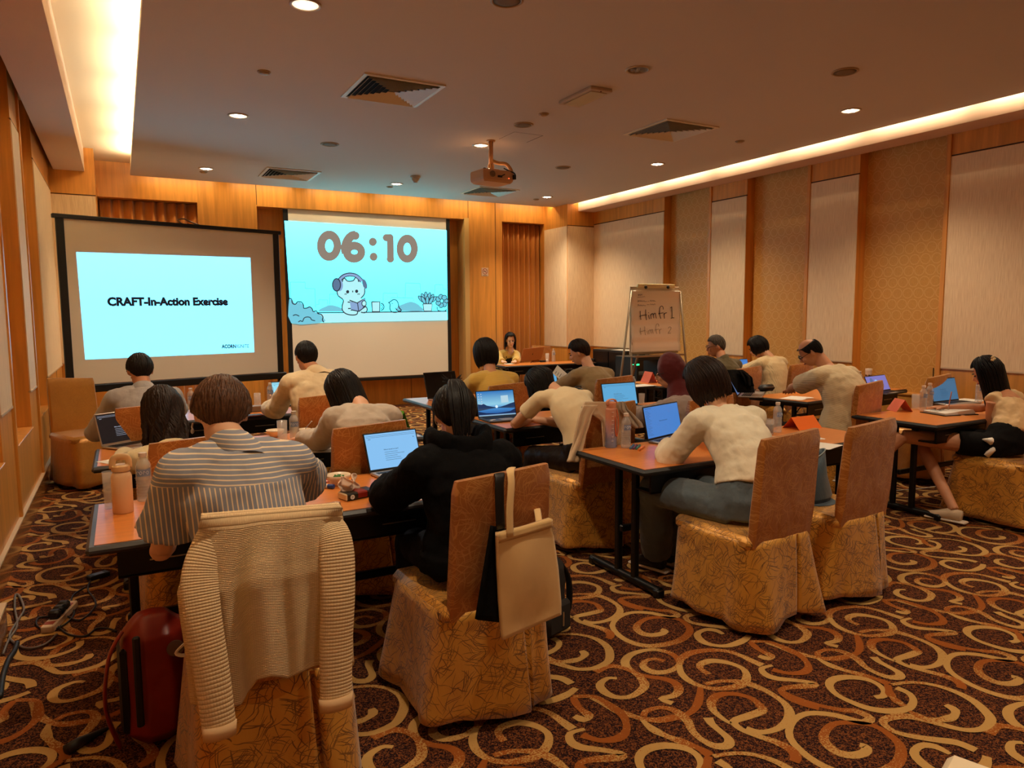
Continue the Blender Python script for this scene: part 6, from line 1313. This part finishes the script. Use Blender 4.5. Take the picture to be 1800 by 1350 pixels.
t = thing('black_shoulder_bag', 'black cloth bag hanging behind the cream tote', 'bag', (1.4, 2.3, 0))
strap('strap', [(876, 836, 2.37), (878, 834, 2.29), (878, 870, 2.27), (880, 930, 2.265)], .02, BLACK)
def bf(u, v): return tuple(pt((868-28*v)+(884-868+28*v+10)*u, 925+165*v+6*u, 2.285+.01*math.sin(u*8))-CO2)
o_ = MB().grid(bf, 14, 16).build('bag_body', cloth('bag_black', (14, 13, 14), 12, .8), t, True, fix=False); s_ = o_.modifiers.new('s', 'SOLIDIFY'); s_.thickness = .015; s_.offset = 1
t = thing('backpack', 'dark grey backpack on the floor beyond the tote bag', 'backpack', pz(970, 1128, 0)+V(0, .08, 0), .3)
b_ = MB().box(-.12, .12, -.08, .1, 0, .40, b=.05).build('backpack_body', cloth('pack_grey', (52, 48, 46), 10, .5), t, True); remesh(b_, .014, 2, [(.1, .02)])
MB().box(-.09, .09, -.115, -.07, .04, .2, b=.02).build('front_pocket', cloth('pack_grey', (52, 48, 46), 10, .5), t, 'auto'); MB().box(.01, .02, -.12, -.112, .08, .15).build('logo_tab', SILV, t)
MB().tube(smoothpath([(.12, 0, .35), (.17, -.02, .25), (.17, -.02, .1), (.12, 0, .04)], 4), [(.008, .02)]*13, 8).build('shoulder_strap', BLACK, t, True)
# ---- coat on the leaning woman's chair
t = thing('cream_coat', 'cream coat with seams thrown over the chair behind the leaning woman', 'coat', (2.8, 3.75, 0)); CO3 = V(2.8, 3.75, 0); COAT = cloth('coat_cream', (206, 176, 140), 7, .6)
def mk(nm, rows, yb, yt, nu=26, nv=26, wob=.012, m=COAT, co=CO3, seed=0, solid=.012):
    pys = [r[0] for r in rows]
    def fn(u, v):
        py = pys[0]+(pys[-1]-pys[0])*v; L = float(np.interp(py, pys, [r[1] for r in rows])); R_ = float(np.interp(py, pys, [r[2] for r in rows]))
        return tuple(pt(L+(R_-L)*u, py, yt+(yb-yt)*v-wob*math.sin(u*11+v*4+seed)*min(1, v*3))-co)
    o_ = MB().grid(fn, nu, nv).build(nm, m, t, True, fix=False); s_ = o_.modifiers.new('s', 'SOLIDIFY'); s_.thickness = solid; s_.offset = 0
mk('coat_body', [(706, 1028, 1092), (716, 1022, 1098), (740, 1058, 1098), (790, 1062, 1092)], 3.70, 3.75)
mk('coat_sleeve', [(712, 1026, 1050), (730, 1018, 1040), (780, 1008, 1026), (812, 996, 1018)], 3.64, 3.72, seed=1)
mk('coat_sleeve', [(706, 1088, 1098), (720, 1090, 1104), (745, 1108, 1128), (752, 1118, 1130)], 3.66, 3.72, seed=2, m=cloth('coat_grey', (160, 140, 118), 7, .6))
# ---- jacket on the polo man's chair
t = thing('black_jacket', 'black jacket hung over the chair of the man in olive polo', 'jacket', (5.6, 5.3, 0)); CO4 = V(5.6, 5.3, 0)
mk('jacket_body', [(650, 1246, 1305), (656, 1244, 1314), (668, 1246, 1322), (690, 1250, 1326)], 5.2, 5.25, m=cloth('bag_black', (14, 13, 14), 12, .8), co=CO4)
mk('jacket_sleeve', [(652, 1298, 1308), (664, 1306, 1322), (679, 1312, 1325)], 5.18, 5.22, 12, 12, m=cloth('bag_black', (14, 13, 14), 12, .8), co=CO4)
# ---- handbag on the empty chair
t = thing('blue_handbag', 'dark blue open handbag standing on the empty chair seat', 'bag', (3.5, 2.78, .50), .1); NB = cloth('petrol_leather', (48, 70, 84), 8, .4, .45)
rg = []
for z, wx, wy, sx in ((0, .15, .085, 0), (.03, .165, .09, 0), (.14, .13, .06, -.0), (.26, .10, .03, .02)): rg.append([Vector((sx+wx*math.cos(a), wy*math.sin(a), z+(.03*math.cos(a) if z > .2 else 0))) for a in [i*2*PI/24 for i in range(24)]])
o_ = MB().loft(rg, cap=False).build('bag_body', NB, t, True); s_ = o_.modifiers.new('s', 'SOLIDIFY'); s_.thickness = .006; MB().lathe([(.14, 0), (.0005, .001)], 20).build('bag_base', NB, t); MB().tube([rg[-1][i]+V(0, 0, .001) for i in list(range(24))+[0]], .004, 6, cap=False).build('rim', mat('rim_grey', (140, 150, 150), .5), t, True)
MB().tube(smoothpath([(-.1, .02, .2), (-.14, .03, .12), (-.15, .0, .05)], 4), .008, 6).build('bag_handle', NB, t, True)
t = thing('cream_scarf', 'folded cream cloth beside the dark blue handbag', 'cloth', (3.33, 2.86, .5)); o_ = MB().ell((0, 0, .05), (.07, .1, .05), nu=16, nv=10).build('folded_cloth', COAT, t, True); remesh(o_, .012, 1, [(.08, .04)])
# ---- floor by the left wall
t = thing('power_strip', 'white power strip on the carpet with three black plugs', 'power strip', pz(106, 1090, 0), math.radians(74))
MB().box(-.17, .17, -.03, .03, 0, .04, b=.006).build('strip_body', mat('strip_white', (214, 186, 158), .5), t)
for x in (-.07, -.01, .05): MB().box(x-.022, x+.022, -.03, .025, .04, .085, b=.01).build('plug', BLACK, t, 'auto')
for x in (-.13, .11): MB().box(x-.02, x+.02, -.022, .022, .04, .0415).build('socket_face', mat('socket_red', (150, 60, 40), .5), t)
def cable(label, pts, r, m, name='cable'):
    P = smoothpath([pz(a, b, r+.004) for a, b in pts], 5); o = P[0].copy(); o.z = 0
    return tag(MB().tube([p-o for p in P], r, 7).build(name, m, None, True, loc=o), label, 'cable')
cable('grey cable from the power strip looping to the left wall', [(100, 1115), (80, 1132), (50, 1140), (25, 1130), (17, 1115), (35, 1085), (42, 1070), (34, 1048), (27, 1046), (26, 1070), (30, 1100), (15, 1125), (5, 1150)], .006, mat('cable_grey', (110, 98, 88), .5))
cable('black cable looping from the power strip to the laptop adapter', [(112, 1080), (140, 1090), (165, 1070), (167, 1055), (155, 1038), (158, 1022), (165, 1012)], .005, BLACK)
cable('black cable curling around the power strip plugs', [(110, 1085), (70, 1085), (65, 1100), (85, 1107), (110, 1100), (130, 1080), (125, 1060), (130, 1045), (150, 1032)], .005, BLACK)
cable('black cable running from the plugs under the near table', [(100, 1100), (120, 1115), (150, 1118), (170, 1105), (190, 1105), (205, 1110)], .005, BLACK)
cable('black cable hanging along the wall edge at far left', [(0, 1225), (5, 1190), (15, 1160), (25, 1145), (30, 1130)], .012, BLACK)
cable('white cable lying on the carpet under the far right table', [(1500, 870), (1540, 868), (1580, 862), (1625, 858), (1660, 852)], .004, WHITE)
t = thing('laptop_adapter', 'black laptop adapter brick on the carpet by the near table leg', 'adapter', pz(173, 1016, 0), .5); MB().box(-.06, .06, -.03, .03, 0, .03, b=.006).build('brick', BLACK, t); MB().box(-.03, .03, -.02, .02, .03, .0305).build('rating_label', LABM, t)
t = thing('red_backpack', 'red backpack with black zip standing under the near table', 'backpack', (.06, 2.93, 0), .12); RB = cloth('pack_red', (128, 18, 16), 10, .4); 
b_ = MB().box(-.13, .1, -.11, .1, .0, .5, b=.07).build('backpack_body', RB, t, True); remesh(b_, .012, 2, [(.12, .02)])
MB().box(-.1, -.075, -.126, -.108, .12, .46, b=.006).build('front_zip', BLACK, t); MB().tube(smoothpath([(-.12, -.04, .46), (-.17, -.06, .38), (-.19, -.06, .2), (-.15, -.04, .03)], 4), [(.007, .022)]*13, 8).build('shoulder_strap', RB, t, True)
MB().lathe([(.03, 0), (.03, .004), (.0005, .005)], 16, M=Matrix.Translation((.04, -.112, .38)) @ Matrix.Rotation(PI/2, 4, 'X')).build('round_badge', mat('badge_grey', (120, 100, 90), .5), t); MB().box(-.135, -.1, -.06, .06, .06, .4, b=.02).build('side_panel', BLACK, t)
t = thing('folding_umbrella', 'black folded umbrella lying on the carpet beside the red backpack', 'umbrella', pz(118, 1328, 0)); e_ = pz(195, 1282, 0)-pz(118, 1328, 0)
MB().tube([V(0, 0, .02), e_*.25+V(0, 0, .022), e_*.9+V(0, 0, .012)], [.022, .02, .008], 10).build('rolled_canopy', BLACK, t, True); MB().tube([e_*.9+V(0, 0, .012), e_*1.05+V(0, 0, .012)], .006, 8).build('handle', BLKM, t, True)
t = thing('white_strap', 'white loop of strap hanging at the side of the cardigan chair', 'strap', pt(322, 1140, 2.24)); q = V(0, 0, 0); MB().tube(smoothpath([V(.03, 0, .03), V(-.0, -.02, .02), V(-.02, -.02, 0), V(0, -.02, -.012), V(.03, 0, -.01)], 4), [(.002, .006)]*17, 6).build('loop', WHITE, t, True)
t = thing('wall_socket', 'white double socket plate on the left wall by the amber chair', 'socket', (XL+.012, 9.72, .37)); MB().box(0, .012, -.075, .075, -.045, .045, b=.003).build('plate', CREAM, t)
for y in (-.035, .035): MB().box(.012, .02, y-.025, y+.025, -.025, .025, b=.003).build('switch', CREAM, t)
# ---- white-covered table corner at the bottom edge
c = pz(1668, 1318, .76)
t = thing('side_table', 'white-topped table corner at the bottom right edge of the picture', 'table', (c.x, c.y, 0), math.radians(-72))
WT = mat('white_cover', (236, 214, 180), .6)
MB().box(0, .6, -.5, 0, .72, .76, b=.012).build('covered_top', WT, t, 'auto'); MB().box(.05, .55, -.45, -.05, .66, .72).build('frame', BLKM, t)
for a_ in (.06, .54):
    for b_ in (-.06, -.44): MB().tube([(a_, b_, 0), (a_, b_, .67)], .018, 10).build('leg', BLKM, t, True)
